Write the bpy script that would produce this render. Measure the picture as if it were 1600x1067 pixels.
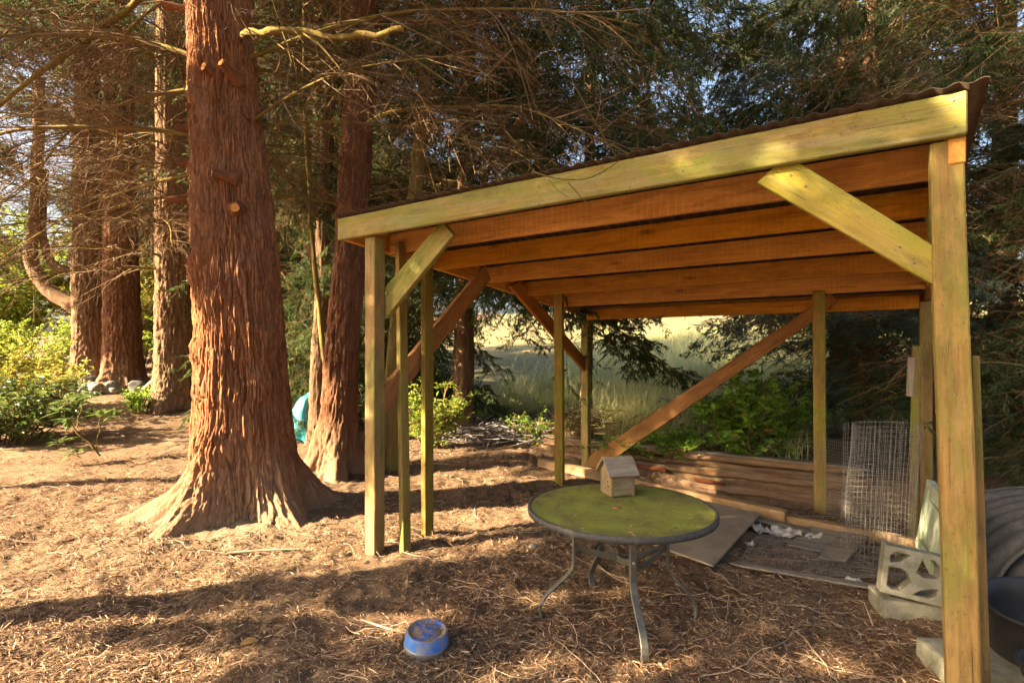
import bpy, bmesh, math, random
import numpy as np
from mathutils import Vector, Matrix

# ------------------------------------------------------------------ scene, camera, world, sun
for o in list(bpy.data.objects): bpy.data.objects.remove(o)
SC = bpy.context.scene
COL = SC.collection
R = math.radians
random.seed(7)
RNG = np.random.default_rng(11)

cam = bpy.data.cameras.new('camera'); cam_o = bpy.data.objects.new('camera', cam); COL.objects.link(cam_o)
cam_o.location = (0, 0, 1.27); cam_o.rotation_euler = (R(90), 0, 0)
cam.sensor_width = 36; cam.lens = 18.84; cam.shift_y = 0.0084; cam.clip_end = 2000; cam.clip_start = 0.05
SC.camera = cam_o

SUN_EL, SUN_AZ = 27.0, 254.0          # azimuth measured from +Y towards +X
world = bpy.data.worlds.new('World'); SC.world = world; world.use_nodes = True
wn = world.node_tree
sky = wn.nodes.new('ShaderNodeTexSky'); sky.sky_type = 'NISHITA'; sky.sun_disc = False
sky.sun_elevation = R(SUN_EL); sky.sun_rotation = R(SUN_AZ); sky.dust_density = 6.0; sky.air_density = 1.0
wn.links.new(sky.outputs[0], wn.nodes['Background'].inputs[0])
wn.nodes['Background'].inputs[1].default_value = 0.052
sl = bpy.data.lights.new('sun', 'SUN'); sun_o = bpy.data.objects.new('sun', sl); COL.objects.link(sun_o)
sl.energy = 5.0; sl.angle = R(0.53); sl.color = (1.0, 0.82, 0.57)
sd = Vector((math.sin(R(SUN_AZ))*math.cos(R(SUN_EL)), math.cos(R(SUN_AZ))*math.cos(R(SUN_EL)), math.sin(R(SUN_EL))))
sun_o.rotation_euler = sd.to_track_quat('Z', 'Y').to_euler(); sun_o.location = (-6, -4, 12)
vs = SC.view_settings
vs.view_transform = 'Standard'; vs.look = 'None'; vs.gamma = 1.0; vs.use_curve_mapping = False
vs.exposure = 3.3
vs.use_white_balance = True; vs.white_balance_temperature = 6700; vs.white_balance_tint = 10
SC.cycles.max_bounces = 6; SC.cycles.diffuse_bounces = 4; SC.cycles.transmission_bounces = 3
SC.cycles.use_adaptive_sampling = True; SC.cycles.adaptive_threshold = .025
SC.cycles.use_denoising = True

# ------------------------------------------------------------------ helpers
def tag(o, label=None, cat=None, group=None, kind=None):
    if label: o['label'] = label
    if cat: o['category'] = cat
    if group: o['group'] = group
    if kind: o['kind'] = kind
    return o
def empty(name, loc=(0, 0, 0), rz=0.0):
    o = bpy.data.objects.new(name, None); COL.objects.link(o)
    o.location = loc; o.rotation_euler = (0, 0, rz); o.empty_display_size = .1
    return o
def link(name, me, mats=None, parent=None):
    o = bpy.data.objects.new(name, me); COL.objects.link(o)
    if mats is not None and not me.materials:
        for m in (mats if isinstance(mats, (list, tuple)) else [mats]): me.materials.append(m)
    if parent is not None: o.parent = parent
    return o
def mesh_np(name, V, F, smooth=False, midx=None):
    """V (n,3); F a list of (m,k) int arrays (k = 3 or 4)"""
    V = np.asarray(V, np.float32).reshape(-1, 3)
    F = [np.asarray(f, np.int32) for f in (F if isinstance(F, list) else [F]) if len(f)]
    me = bpy.data.meshes.new(name)
    me.vertices.add(len(V)); me.vertices.foreach_set('co', V.ravel())
    loops = np.concatenate([f.ravel() for f in F])
    tot = np.concatenate([np.full(len(f), f.shape[1], np.int32) for f in F])
    start = np.concatenate([[0], np.cumsum(tot)[:-1]]).astype(np.int32)
    me.loops.add(len(loops)); me.loops.foreach_set('vertex_index', loops)
    me.polygons.add(len(tot)); me.polygons.foreach_set('loop_start', start)
    if midx is not None: me.polygons.foreach_set('material_index', np.asarray(midx, np.int32))
    me.polygons.foreach_set('use_smooth', np.full(len(tot), smooth, bool))
    me.update(calc_edges=True); me.validate()
    return me
def smoothstep(a, b, x):
    t = np.clip((np.asarray(x, float)-a)/(b-a), 0, 1); return t*t*(3-2*t)
def _h(ix, iy, iz, s):
    n = (ix.astype(np.int64)*374761393 + iy.astype(np.int64)*668265263 + iz.astype(np.int64)*2147483647 + s*974711) & 0x7fffffff
    n = ((n ^ (n >> 13))*1274126177) & 0x7fffffff
    n = ((n ^ (n >> 15))*2246822519) & 0x7fffffff
    return (n ^ (n >> 16)) / 0x7fffffff * 2.0 - 1.0
def noise3(x, y, z, s=0):
    x, y, z = np.broadcast_arrays(np.asarray(x, float), np.asarray(y, float), np.asarray(z, float))
    xi, yi, zi = np.floor(x), np.floor(y), np.floor(z)
    fx, fy, fz = x-xi, y-yi, z-zi
    fx = fx*fx*fx*(fx*(fx*6-15)+10); fy = fy*fy*fy*(fy*(fy*6-15)+10); fz = fz*fz*fz*(fz*(fz*6-15)+10)
    xi, yi, zi = xi.astype(np.int64), yi.astype(np.int64), zi.astype(np.int64)
    r = 0
    for dx in (0, 1):
        for dy in (0, 1):
            for dz in (0, 1):
                w = (fx if dx else 1-fx)*(fy if dy else 1-fy)*(fz if dz else 1-fz)
                r = r + w*_h(xi+dx, yi+dy, zi+dz, s)
    return r
def fbm(x, y, z, o=3, s=0):
    r, a = 0, 1.0
    for i in range(o):
        r = r + a*noise3(x*2**i, y*2**i, z*2**i, s+i*17); a *= .5
    return r
def tubes(P, Rr, S=3):
    """P (N,K,3), Rr (N,K) -> verts, quads"""
    P = np.asarray(P, float); N, K, _ = P.shape
    T = np.gradient(P, axis=1); T /= np.linalg.norm(T, axis=2, keepdims=True)+1e-9
    up = np.zeros_like(T); up[..., 2] = 1
    bad = np.abs(T[..., 2]) > .95; up[bad] = (1, 0, 0)
    A = np.cross(T, up); A /= np.linalg.norm(A, axis=2, keepdims=True)+1e-9
    B = np.cross(T, A)
    an = np.arange(S)/S*2*np.pi
    V = P[:, :, None] + Rr[..., None, None]*(A[:, :, None]*np.cos(an)[None, None, :, None] + B[:, :, None]*np.sin(an)[None, None, :, None])
    idx = np.arange(N*K*S).reshape(N, K, S)
    a = idx[:, :-1, :]; b = np.roll(a, -1, axis=2); c = idx[:, 1:, :]; d = np.roll(c, -1, axis=2)
    return V.reshape(-1, 3), np.stack([a, b, d, c], -1).reshape(-1, 4)
class Acc:
    def __init__(s): s.V, s.F, s.M, s.n = [], [], [], 0
    def add(s, V, F, m=0):
        s.V.append(np.asarray(V, float).reshape(-1, 3)); s.F.append(np.asarray(F)+s.n); s.M.append(np.full(len(F), m)); s.n += len(s.V[-1])
    def mesh(s, name, smooth=False):
        return mesh_np(name, np.concatenate(s.V), s.F, smooth, np.concatenate(s.M))
def bm_mesh(name, bm, smooth=False):
    me = bpy.data.meshes.new(name); bm.normal_update(); bm.to_mesh(me); bm.free()
    if smooth: me.polygons.foreach_set('use_smooth', np.ones(len(me.polygons), bool))
    return me
def box_bm(lx, ly, lz, bev=.003, cx=0, cy=0, cz=0, seg=1):
    bm = bmesh.new(); bmesh.ops.create_cube(bm, size=1)
    for v in bm.verts: v.co = Vector((v.co.x*lx+cx, v.co.y*ly+cy, v.co.z*lz+cz))
    if bev > 0: bmesh.ops.bevel(bm, geom=list(bm.edges), offset=bev, segments=seg, affect='EDGES', profile=.6)
    return bm
def frame(p0, p1, wdir):
    x = (Vector(p1)-Vector(p0)); L = x.length; x.normalize()
    y = Vector(wdir); y = (y - x*y.dot(x)).normalized(); z = x.cross(y)
    M = Matrix((x, y, z)).transposed().to_4x4(); M.translation = (Vector(p0)+Vector(p1))/2
    return M, L
def board(name, parent, p0, p1, w, t, wdir, mat, bev=.0035, wob=.0):
    """plank with its grain along local X: w along wdir, t across"""
    M, L = frame(p0, p1, wdir)
    if wob:
        n = max(4, int(L/.08)); bm = bmesh.new()
        bmesh.ops.create_cube(bm, size=1)
        es = [e for e in bm.edges if abs(e.verts[0].co.x-e.verts[1].co.x) > .5]
        bmesh.ops.subdivide_edges(bm, edges=es, cuts=n, use_grid_fill=True)
        sd_ = random.random()*100
        for v in bm.verts:
            x = v.co.x*L
            k = fbm(x*1.7, sd_, v.co.y*.9, 2)*wob; k2 = fbm(x*2.1, sd_+9, v.co.z*.9, 2)*wob
            k3 = fbm(x*9, v.co.y*3+sd_, v.co.z*3, 2)*wob*.35
            v.co = Vector((x, v.co.y*w*(1+k3/w)+float(k), v.co.z*t*(1+k3/t)+float(k2)))
        bmesh.ops.bevel(bm, geom=[e for e in bm.edges if e.calc_face_angle(0) > .8], offset=bev, segments=1, affect='EDGES')
    else:
        bm = box_bm(L, w, t, bev)
    o = link(name, bm_mesh(name, bm), mat, parent); o.matrix_local = M
    return o
def prism(name, parent, pts, nrm, th, xdir, mat, bev=.003):
    """planar outline pts (parent space) extruded th along nrm, grain along xdir"""
    pts = [Vector(p) for p in pts]; c = sum(pts, Vector())/len(pts)
    z = Vector(nrm).normalized(); x = Vector(xdir); x = (x-z*x.dot(z)).normalized(); y = z.cross(x)
    bm = bmesh.new()
    vs_ = [bm.verts.new(((p-c).dot(x), (p-c).dot(y), 0)) for p in pts]
    f = bm.faces.new(vs_)
    r = bmesh.ops.extrude_face_region(bm, geom=[f])
    for v in [g for g in r['geom'] if isinstance(g, bmesh.types.BMVert)]: v.co.z += th
    bmesh.ops.recalc_face_normals(bm, faces=list(bm.faces))
    if bev: bmesh.ops.bevel(bm, geom=list(bm.edges), offset=bev, segments=1, affect='EDGES')
    o = link(name, bm_mesh(name, bm), mat, parent)
    M = Matrix((x, y, z)).transposed().to_4x4(); M.translation = c; o.matrix_local = M
    return o
def lathe(prof, n=40, a0=0, m=None, acc=None):
    """prof [(r,z)]"""
    P = np.array(prof, float); k = len(P); an = np.arange(n)/n*2*np.pi
    V = np.stack([P[:, None, 0]*np.cos(an), P[:, None, 0]*np.sin(an), np.repeat(P[:, 1:2], n, 1)], -1).reshape(-1, 3)
    i = np.arange(k*n).reshape(k, n); a = i[:-1]; b = np.roll(a, -1, 1); c = i[1:]; d = np.roll(c, -1, 1)
    return V, np.stack([a, b, d, c], -1).reshape(-1, 4)

def leafquads(P, D, L, W, rng, fold=.25, droop=0.):
    """diamond leaves folded at the mid rib"""
    n = len(P); up = rng.standard_normal((n, 3))*.45; up[:, 2] += 1
    S = np.cross(D, up); S /= np.linalg.norm(S, axis=1, keepdims=True)+1e-9; U = np.cross(S, D)
    L = L[:, None]; W = W[:, None]
    tip = P+D*L; tip[:, 2] -= droop*L[:, 0]
    m = P+D*L*.45
    V = np.stack([P, m+S*W+U*W*fold, tip, m-S*W+U*W*fold], 1).reshape(-1, 3)
    i = np.arange(n)[:, None]*4
    return V, np.concatenate([i+np.array([0, 1, 2]), i+np.array([0, 2, 3])], 0)

# ------------------------------------------------------------------ materials
class N:
    def __init__(s, name):
        s.m = bpy.data.materials.new(name); s.m.use_nodes = True; s.t = s.m.node_tree
        s.b = s.t.nodes['Principled BSDF']; s.out = s.t.nodes['Material Output']
        s.b.inputs['Specular IOR Level'].default_value = .25
    def n(s, t, **k):
        q = s.t.nodes.new('ShaderNode'+t)
        for a, v in k.items(): setattr(q, a, v)
        return q
    def l(s, a, b): s.t.links.new(a, b)
    def coord(s, kind='Object', scale=(1, 1, 1), rnd=False):
        tc = s.n('TexCoord'); mp = s.n('Mapping'); mp.inputs['Scale'].default_value = scale
        src = tc.outputs[kind]
        if rnd:
            oi = s.n('ObjectInfo'); ad = s.n('VectorMath', operation='ADD'); mu = s.n('Math', operation='MULTIPLY'); mu.inputs[1].default_value = 37.
            s.l(oi.outputs['Random'], mu.inputs[0]); s.l(src, ad.inputs[0]); s.l(mu.outputs[0], ad.inputs[1]); src = ad.outputs[0]
        s.l(src, mp.inputs['Vector']); return mp.outputs[0]
    def noise(s, vec, scale=5, detail=4, rough=.6, dist=0):
        q = s.n('TexNoise'); q.inputs['Scale'].default_value = scale; q.inputs['Detail'].default_value = detail
        q.inputs['Roughness'].default_value = rough; q.inputs['Distortion'].default_value = dist
        if vec is not None: s.l(vec, q.inputs['Vector'])
        return q.outputs['Fac']
    def ramp(s, fac, stops):
        q = s.n('ValToRGB'); e = q.color_ramp.elements
        while len(e) < len(stops): e.new(.5)
        for el, (p, c) in zip(e, stops): el.position = p; el.color = (*c, 1) if len(c) == 3 else c
        s.l(fac, q.inputs[0]); return q.outputs[0]
    def gray(s, fac, a, b):
        if a > b: return s.ramp(fac, [(max(b, 0), (1, 1, 1)), (a, (0, 0, 0))])
        return s.ramp(fac, [(a, (0, 0, 0)), (b, (1, 1, 1))])
    def mix(s, fac, a, b, mode='MIX'):
        q = s.n('Mix', data_type='RGBA', blend_type=mode)
        for v, i in ((fac, 0), (a, 6), (b, 7)):
            if isinstance(v, (int, float)): q.inputs[i].default_value = v
            elif isinstance(v, tuple): q.inputs[i].default_value = (*v, 1)
            else: s.l(v, q.inputs[i])
        return q.outputs[2]
    def math(s, op, a, b=0.0):
        q = s.n('Math', operation=op)
        for v, i in ((a, 0), (b, 1)):
            if isinstance(v, (int, float)): q.inputs[i].default_value = v
            else: s.l(v, q.inputs[i])
        return q.outputs[0]
    def bump(s, h, strength=.5, dist=.01):
        q = s.n('Bump'); q.inputs['Strength'].default_value = strength; q.inputs['Distance'].default_value = dist
        s.l(h, q.inputs['Height']); s.l(q.outputs[0], s.b.inputs['Normal'])
    def done(s, col=None, rough=.8, spec=None, metal=None):
        if col is not None:
            if isinstance(col, tuple): s.b.inputs['Base Color'].default_value = (*col, 1)
            else: s.l(col, s.b.inputs['Base Color'])
        if isinstance(rough, (int, float)): s.b.inputs['Roughness'].default_value = rough
        else: s.l(rough, s.b.inputs['Roughness'])
        if spec is not None: s.b.inputs['Specular IOR Level'].default_value = spec
        if metal is not None: s.b.inputs['Metallic'].default_value = metal
        return s.m

def wood(name, light, dark, algae=(.2, .2, .03), amt=.0, grey=0., saw=0., foot=False):
    n = N(name)
    g = n.noise(n.coord(scale=(1.2, 26, 26), rnd=True), 1.6, 6, .65, 1.2)
    fine = n.noise(n.coord(scale=(5, 160, 160), rnd=True), 1.5, 3, .6)
    blot = n.noise(n.coord(scale=(1.4, 3, 3), rnd=True), 2.2, 4, .6)
    col = n.ramp(g, [(.3, dark), (.62, light)])
    col = n.mix(n.math('MULTIPLY', n.gray(fine, .35, .7), .35), col, tuple(c*.55 for c in light))
    col = n.mix(n.math('MULTIPLY', n.gray(blot, .4, .75), .5), col, tuple(c*.72 for c in dark))
    # knots
    vo = n.n('TexVoronoi'); vo.inputs['Scale'].default_value = 1.0
    n.l(n.coord(scale=(2.6, 8, .02), rnd=True), vo.inputs['Vector'])
    kn = n.gray(vo.outputs['Distance'], .17, .05); col = n.mix(n.math('MULTIPLY', kn, .75), col, tuple(c*.35 for c in dark))
    if saw:
        wv = n.n('TexWave', wave_type='BANDS', bands_direction='X'); wv.inputs['Scale'].default_value = 9; wv.inputs['Distortion'].default_value = 2.5
        n.l(n.coord(rnd=True), wv.inputs['Vector'])
        m_ = n.math('MULTIPLY', n.gray(wv.outputs['Fac'], .8, 1.), n.gray(n.noise(n.coord(rnd=True), 3, 2), .4, .6))
        col = n.mix(n.math('MULTIPLY', m_, saw), col, tuple(min(1, c*1.6+.03) for c in light))
    if amt:
        a1 = n.noise(n.coord(scale=(1, 3, 3), rnd=True), 1.7, 6, .68)
        col = n.mix(n.math('MULTIPLY', n.gray(a1, .62-amt*.35, .80-amt*.35), .85), col, algae)
    if grey:
        a2 = n.noise(n.coord(scale=(1, 8, 8), rnd=True), 2.7, 5, .7)
        col = n.mix(n.math('MULTIPLY', n.gray(a2, .4, .65), grey), col, (.30, .26, .20))
    if foot:      # soil splashed on the foot of a post
        sx = n.n('SeparateXYZ'); n.l(n.coord(), sx.inputs[0]); e = n.math('ADD', n.math('MULTIPLY', sx.outputs['X'], -1.), n.math('MULTIPLY', n.noise(n.coord(), 9, 4, .7), .3))
        col = n.mix(n.math('MULTIPLY', n.gray(n.math('SUBTRACT', e, .4), .4, .68), .75), col, (.12, .078, .045))
    st = n.noise(n.coord(scale=(.9, 5, 5), rnd=True), 3.1, 6, .72)
    col = n.mix(n.math('MULTIPLY', n.gray(st, .5, .68), .55), col, tuple(c*.38 for c in dark))
    spk = n.gray(n.noise(n.coord(scale=(30, 45, 45), rnd=True), 2.0, 3, .6), .62, .70)
    col = n.mix(n.math('MULTIPLY', spk, .55 if amt > .3 else .25), col, tuple(c*.3 for c in dark))
    bl2 = n.gray(n.noise(n.coord(scale=(4, 11, 11), rnd=True), 1.6, 6, .75), .52, .66)
    col = n.mix(n.math('MULTIPLY', bl2, .38), col, tuple(min(1, c*1.35) for c in light))
    ck = n.noise(n.coord(scale=(1.6, 70, 70), rnd=True), 1.2, 3, .5, .4)
    crk = n.gray(ck, .33, .27); col = n.mix(n.math('MULTIPLY', crk, .7), col, tuple(c*.2 for c in dark))
    h = n.math('ADD', n.math('SUBTRACT', n.math('MULTIPLY', g, 1.), n.math('MULTIPLY', crk, 1.2)), n.math('MULTIPLY', fine, .6))
    oi = n.n('ObjectInfo'); hs = n.n('HueSaturation'); n.l(col, hs.inputs['Color'])
    n.l(n.math('ADD', n.math('MULTIPLY', oi.outputs['Random'], .42), .76), hs.inputs['Value'])
    sr = n.math('FRACT', n.math('MULTIPLY', oi.outputs['Random'], 7.31)); n.l(n.math('ADD', n.math('MULTIPLY', sr, .16), .96), hs.inputs['Saturation'])
    n.bump(h, .6, .005)
    return n.done(hs.outputs[0], .82)
W_JOIST = wood('joist_wood', (.60, .29, .08), (.40, .175, .045), (.2, .2, .03), .08, 0, .16)
W_FASC = wood('fascia_wood', (.32, .225, .07), (.20, .135, .042), (.17, .185, .028), .6, .3)
W_POST = wood('post_wood', (.33, .20, .065), (.21, .12, .034), (.16, .17, .024), .52, .1, 0, True)
W_MOSS = wood('mossy_brace_wood', (.36, .27, .07), (.26, .19, .045), (.18, .20, .024), .68, .15)
W_BRACE = wood('brace_wood', (.34, .155, .05), (.22, .09, .028), (.2, .2, .03), .15, 0, .2)
W_STUD = wood('stud_wood', (.28, .18, .055), (.18, .11, .03), (.16, .165, .022), .5, 0)
W_LOG = wood('old_log_wood', (.25, .135, .06), (.12, .06, .028), (.16, .14, .05), .1, .35)
W_ROT = wood('red_rotten_wood', (.20, .06, .025), (.10, .03, .014), (.2, .1, .04), .1, 0)
W_GREY = wood('grey_weathered_wood', (.23, .185, .135), (.14, .11, .08), (.2, .17, .1), .2, .6)
W_BIRD = wood('birdhouse_wood', (.26, .18, .095), (.16, .11, .055), (.2, .2, .08), .25, .45)
W_CUT = wood('cut_end_wood', (.52, .235, .06), (.38, .15, .035), (.3, .2, .05), .0, .2)
W_TIMBER = wood('timber_wood', (.34, .20, .09), (.21, .115, .05), (.2, .18, .05), .15, .4)

def bark(name, c1, c2, c3, vs_=1.0, dust=0., moss=0.):
    n = N(name)
    a = n.noise(n.coord(scale=(6, 6, 1.0)), 2.4*vs_, 6, .65, .6)
    b = n.noise(n.coord(scale=(1, 1, .5)), 1.7, 4, .6)
    fine = n.noise(n.coord(scale=(40, 40, 9)), 2*vs_, 5, .7)
    col = n.ramp(a, [(.3, c2), (.55, c1), (.75, c3)])
    col = n.mix(n.math('MULTIPLY', n.gray(b, .42, .68), .55), col, c3)
    col = n.mix(n.math('MULTIPLY', n.gray(fine, .42, .62), .6), col, c2)
    if moss:
        mo = n.noise(n.coord(scale=(2, 2, 1)), 2.2, 5, .7); col = n.mix(n.math('MULTIPLY', n.gray(mo, .45, .65), moss), col, (.2, .17, .025))
    if dust:
        sx = n.n('SeparateXYZ'); n.l(n.coord(), sx.inputs[0])
        zz = n.math('ADD', sx.outputs['Z'], n.math('MULTIPLY', b, -.5))
        col = n.mix(n.math('MULTIPLY', n.gray(n.math('MULTIPLY', n.math('ADD', zz, .35), 1.0), .75, .12), dust), col, (.235, .165, .10))
    n.bump(n.math('ADD', n.math('MULTIPLY', a, .8), n.math('MULTIPLY', fine, .9)), 1., .014)
    return n.done(col, .9, .15)
BARK_MAIN = bark('redwood_bark', (.29, .118, .046), (.12, .046, .02), (.37, .2, .11), 1, .7)
BARK_A = bark('reddish_bark', (.19, .085, .04), (.09, .036, .018), (.26, .135, .072), 1.3, .5)
BARK_STUB = bark('stub_bark', (.22, .085, .034), (.10, .038, .018), (.28, .13, .065), 2, 0)
BARK_D = bark('brown_bark', (.21, .12, .062), (.10, .055, .028), (.28, .175, .10), 1.0, .4)
BARK_DK = bark('dark_bark', (.16, .09, .05), (.07, .038, .02), (.22, .14, .08), 1.3, .2)
BARK_SAP = bark('mossy_sapling_bark', (.26, .18, .06), (.14, .09, .03), (.34, .26, .10), 2, 0, .7)
STEM = bark('mossy_limb_bark', (.20, .13, .045), (.10, .06, .022), (.27, .2, .06), 3, 0, .6)
LIMB = bark('yellow_moss_limb_bark', (.26, .18, .05), (.13, .085, .022), (.33, .25, .065), 3, 0, .5)

def island(n, stops):
    g = n.n('NewGeometry'); return n.ramp(g.outputs['Random Per Island'], stops)
def twigmat(name, stops):
    n = N(name); return n.done(island(n, stops), .85, .15)
TWIG = twigmat('dead_twig', [(0, (.085, .05, .024)), (.6, (.15, .092, .042)), (1, (.26, .175, .085))])
TWIG_G = twigmat('grey_twig', [(0, (.14, .12, .11)), (1, (.32, .28, .26))])
PALE = twigmat('pale_dry_twig', [(0, (.17, .11, .065)), (.5, (.31, .215, .135)), (1, (.5, .385, .27))])
def leafmat(name, stops, trans=.35, rough=.55):
    n = N(name); col = island(n, stops)
    n.done(col, rough, .3)
    tr = n.n('BsdfTranslucent'); mx = n.n('MixShader'); mx.inputs[0].default_value = trans
    hs = n.n('HueSaturation'); hs.inputs['Value'].default_value = 1.5; hs.inputs['Hue'].default_value = .49; n.l(col, hs.inputs['Color'])
    n.l(hs.outputs[0], tr.inputs[0]); n.l(n.b.outputs[0], mx.inputs[1]); n.l(tr.outputs[0], mx.inputs[2]); n.l(mx.outputs[0], n.out.inputs[0])
    return n.m
L_CEDAR = leafmat('cedar_foliage', [(0, (.028, .055, .016)), (.6, (.05, .085, .022)), (.88, (.085, .105, .03)), (1, (.20, .11, .035))])
L_SPRUCE = leafmat('spruce_foliage', [(0, (.03, .06, .04)), (.7, (.06, .10, .07)), (1, (.10, .15, .10))], .2)
L_BROWN = leafmat('dry_cedar_foliage', [(0, (.09, .05, .018)), (.6, (.17, .095, .032)), (1, (.09, .085, .025))], .3)
L_BRIGHT = leafmat('sunny_leaf', [(0, (.09, .15, .02)), (.6, (.16, .22, .03)), (1, (.30, .28, .04))], .5)
L_RHODO = leafmat('rhododendron_leaf', [(0, (.05, .085, .022)), (.6, (.085, .125, .03)), (1, (.17, .17, .04))], .3, .35)
L_BRAMBLE = leafmat('bramble_leaf', [(0, (.10, .20, .025)), (.6, (.19, .34, .04)), (.93, (.28, .42, .06)), (1, (.3, .12, .03))], .5, .4)
L_YELLOW = leafmat('yellow_shrub_leaf', [(0, (.12, .13, .02)), (.6, (.22, .21, .03)), (1, (.38, .32, .06))], .4)
L_GRASS = leafmat('dry_grass_blade', [(0, (.33, .35, .11)), (.45, (.52, .49, .22)), (.8, (.64, .57, .31)), (1, (.20, .31, .06))], .4)
L_FALL = leafmat('fallen_leaf', [(0, (.2, .09, .03)), (1, (.4, .24, .08))], .2)
LITTER = twigmat('needle_litter', [(0, (.052, .026, .013)), (.4, (.13, .07, .035)), (.75, (.245, .145, .077)), (1, (.46, .325, .205))])

def plain(name, col, rough=.7, spec=.25, metal=0., var=.25, sc=20, bump=.1, second=None, bd=.003, lo=.4, hi=.65):
    n = N(name); f = n.noise(n.coord(rnd=True), sc, 5, .65)
    c = n.mix(n.gray(f, lo, hi), col, second if second else tuple(x*(1-var) for x in col))
    f2 = n.noise(n.coord(rnd=True), sc*6, 4, .7)
    if bump: n.bump(n.math('ADD', f, f2), bump, bd)
    return n.done(c, rough, spec, metal)
CONCRETE = plain('concrete', (.25, .23, .165), .92, .15, 0, .3, 14, .6, (.15, .14, .09), .006)
STEEL = plain('dull_steel', (.42, .40, .37), .38, .5, .85, .3, 12, .1)
BLUE = plain('blue_dusty_plastic', (.03, .14, .42), .55, .35, 0, 0, 9, .1, (.22, .20, .21), .002, .44, .68)
BLUETOP = plain('blue_dirty_plastic', (.04, .10, .32), .7, .3, 0, 0, 16, .3, (.20, .145, .10), .004, .42, .52)
IRON = plain('grey_painted_metal', (.075, .072, .064), .5, .4, .3, .3, 30, .15, (.115, .105, .07))
RIM = plain('weathered_rim', (.04, .039, .037), .65, .3, 0, .4, 40, .35, (.075, .068, .054))
WIRE = plain('galvanised_wire', (.25, .225, .195), .6, .4, .4, .3, 30, 0)
ROOFM = plain('brown_roof_metal', (.065, .042, .028), .55, .35, .2, .4, 18, .15, (.04, .028, .02))
GALV = plain('galvanised_plate', (.2, .18, .15), .6, .4, .5, .4, 30, .1)
BLACKP = plain('black_plastic', (.008, .008, .008), .6, .4, 0, .4, 12, .05, (.02, .018, .016))
MATGREY = plain('grey_woven_mat', (.06, .058, .056), .95, .1, 0, .4, 30, .5, (.10, .093, .083))
PALEGREEN = plain('pale_green_paint', (.40, .44, .33), .7, .3, 0, .2, 12, .15, (.27, .31, .20))
TEAL = plain('teal_plastic', (.03, .30, .36), .4, .4, 0, .3, 10, .1, (.04, .2, .26))
RUST = plain('rust_smear', (.30, .12, .05), .8, .2, 0, .3, 12, .1)
PAPER = plain('pale_scrap', (.36, .33, .29), .8, .2, 0, .3, 14, .3, (.3, .27, .22))
TERRA = plain('dark_clay', (.13, .065, .03), .8, .2, 0, .3, 12, .2)
STONE = plain('river_stone', (.20, .19, .165), .85, .2, 0, .3, 9, .3, (.11, .11, .09))
W_PLY = plain('weathered_plywood', (.24, .19, .135), .85, .15, 0, .3, 5, .3, (.165, .13, .092), .003, .38, .66)
def mossy_top():
    n = N('mossy_table_top')
    a = n.noise(n.coord(), 4.2, 7, .68, .4); b = n.noise(n.coord(), 60, 4, .7)
    col = n.ramp(a, [(.34, (.11, .092, .035)), (.45, (.155, .145, .035)), (.57, (.195, .20, .034)), (.74, (.24, .26, .038))])
    sp_ = n.n('VectorMath', operation='LENGTH'); n.l(n.coord(), sp_.inputs[0])
    col = n.mix(n.math('MULTIPLY', n.gray(n.math('ADD', sp_.outputs['Value'], n.math('MULTIPLY', a, .25)), .42, .18), .6), col, (.11, .09, .045))
    col = n.mix(n.math('MULTIPLY', n.gray(b, .5, .7), .4), col, (.11, .09, .05))
    n.bump(b, .4, .003); return n.done(col, .9, .1)
TABLETOP = mossy_top()
def ground_mat():
    n = N('needle_covered_soil')
    a = n.noise(n.coord(), .9, 5, .6); b = n.noise(n.coord(), 14, 6, .7); c = n.noise(n.coord(), 75, 5, .75)
    col = n.ramp(b, [(.3, (.055, .032, .018)), (.5, (.12, .073, .042)), (.72, (.21, .135, .08))])
    col = n.mix(n.gray(c, .45, .72), col, (.20, .122, .072))
    col = n.mix(n.math('MULTIPLY', n.gray(a, .45, .62), .5), col, (.24, .165, .095))
    at_ = n.n('Attribute', attribute_name='field'); f = at_.outputs['Fac']
    gr = n.ramp(n.noise(n.coord(), 2.3, 6, .7), [(.35, (.11, .105, .045)), (.6, (.18, .15, .075)), (.8, (.23, .17, .09))])
    col = n.mix(f, col, gr)
    at2 = n.n('Attribute', attribute_name='dust'); col = n.mix(at2.outputs['Fac'], col, (.22, .16, .10))
    n.bump(n.math('ADD', b, n.math('MULTIPLY', c, .8)), .9, .02)
    return n.done(col, .95, .08)
GROUND = ground_mat()

# ------------------------------------------------------------------ ground
TH = .58; SU = np.array([math.cos(TH), -math.sin(TH)]); SV = np.array([math.sin(TH), math.cos(TH)]); SO = np.array([-.852, 3.32])
def ab(X, Y):
    return (X-SO[0])*SU[0]+(Y-SO[1])*SU[1], (X-SO[0])*SV[0]+(Y-SO[1])*SV[1]
def sw(a, b, z=0.):
    q = SO+a*SU+b*SV; return (q[0], q[1], z)
TREE_XY = (-2.08, 4.15)
def gz(X, Y):
    X = np.asarray(X, float); Y = np.asarray(Y, float); a, b = ab(X, Y)
    z = .62*smoothstep(6.0, 13.5, Y)*smoothstep(-2.5, -6.5, X)
    back = smoothstep(3.62, 3.74, b)*smoothstep(-1.2, -.6, a)
    z = z - .07*smoothstep(.6, 2.2, X)*smoothstep(2, 3.6, Y)*(1-back)
    z = z + .08*back - .19*smoothstep(2.72, 3.15, b)*(1-smoothstep(3.6, 3.7, b))*smoothstep(-.9, -.1, a)
    t = np.maximum(b-4.6, 0); rise = .095*t*t/(t+1.5)
    z = z + np.minimum(rise, 14)
    d = np.hypot(X-TREE_XY[0], Y-TREE_XY[1]); z = z + .07*np.exp(-(d/.85)**2)
    z = z + .03*noise3(X*.5, Y*.5, 0, 3)*smoothstep(3, 6, Y)
    return z
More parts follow.
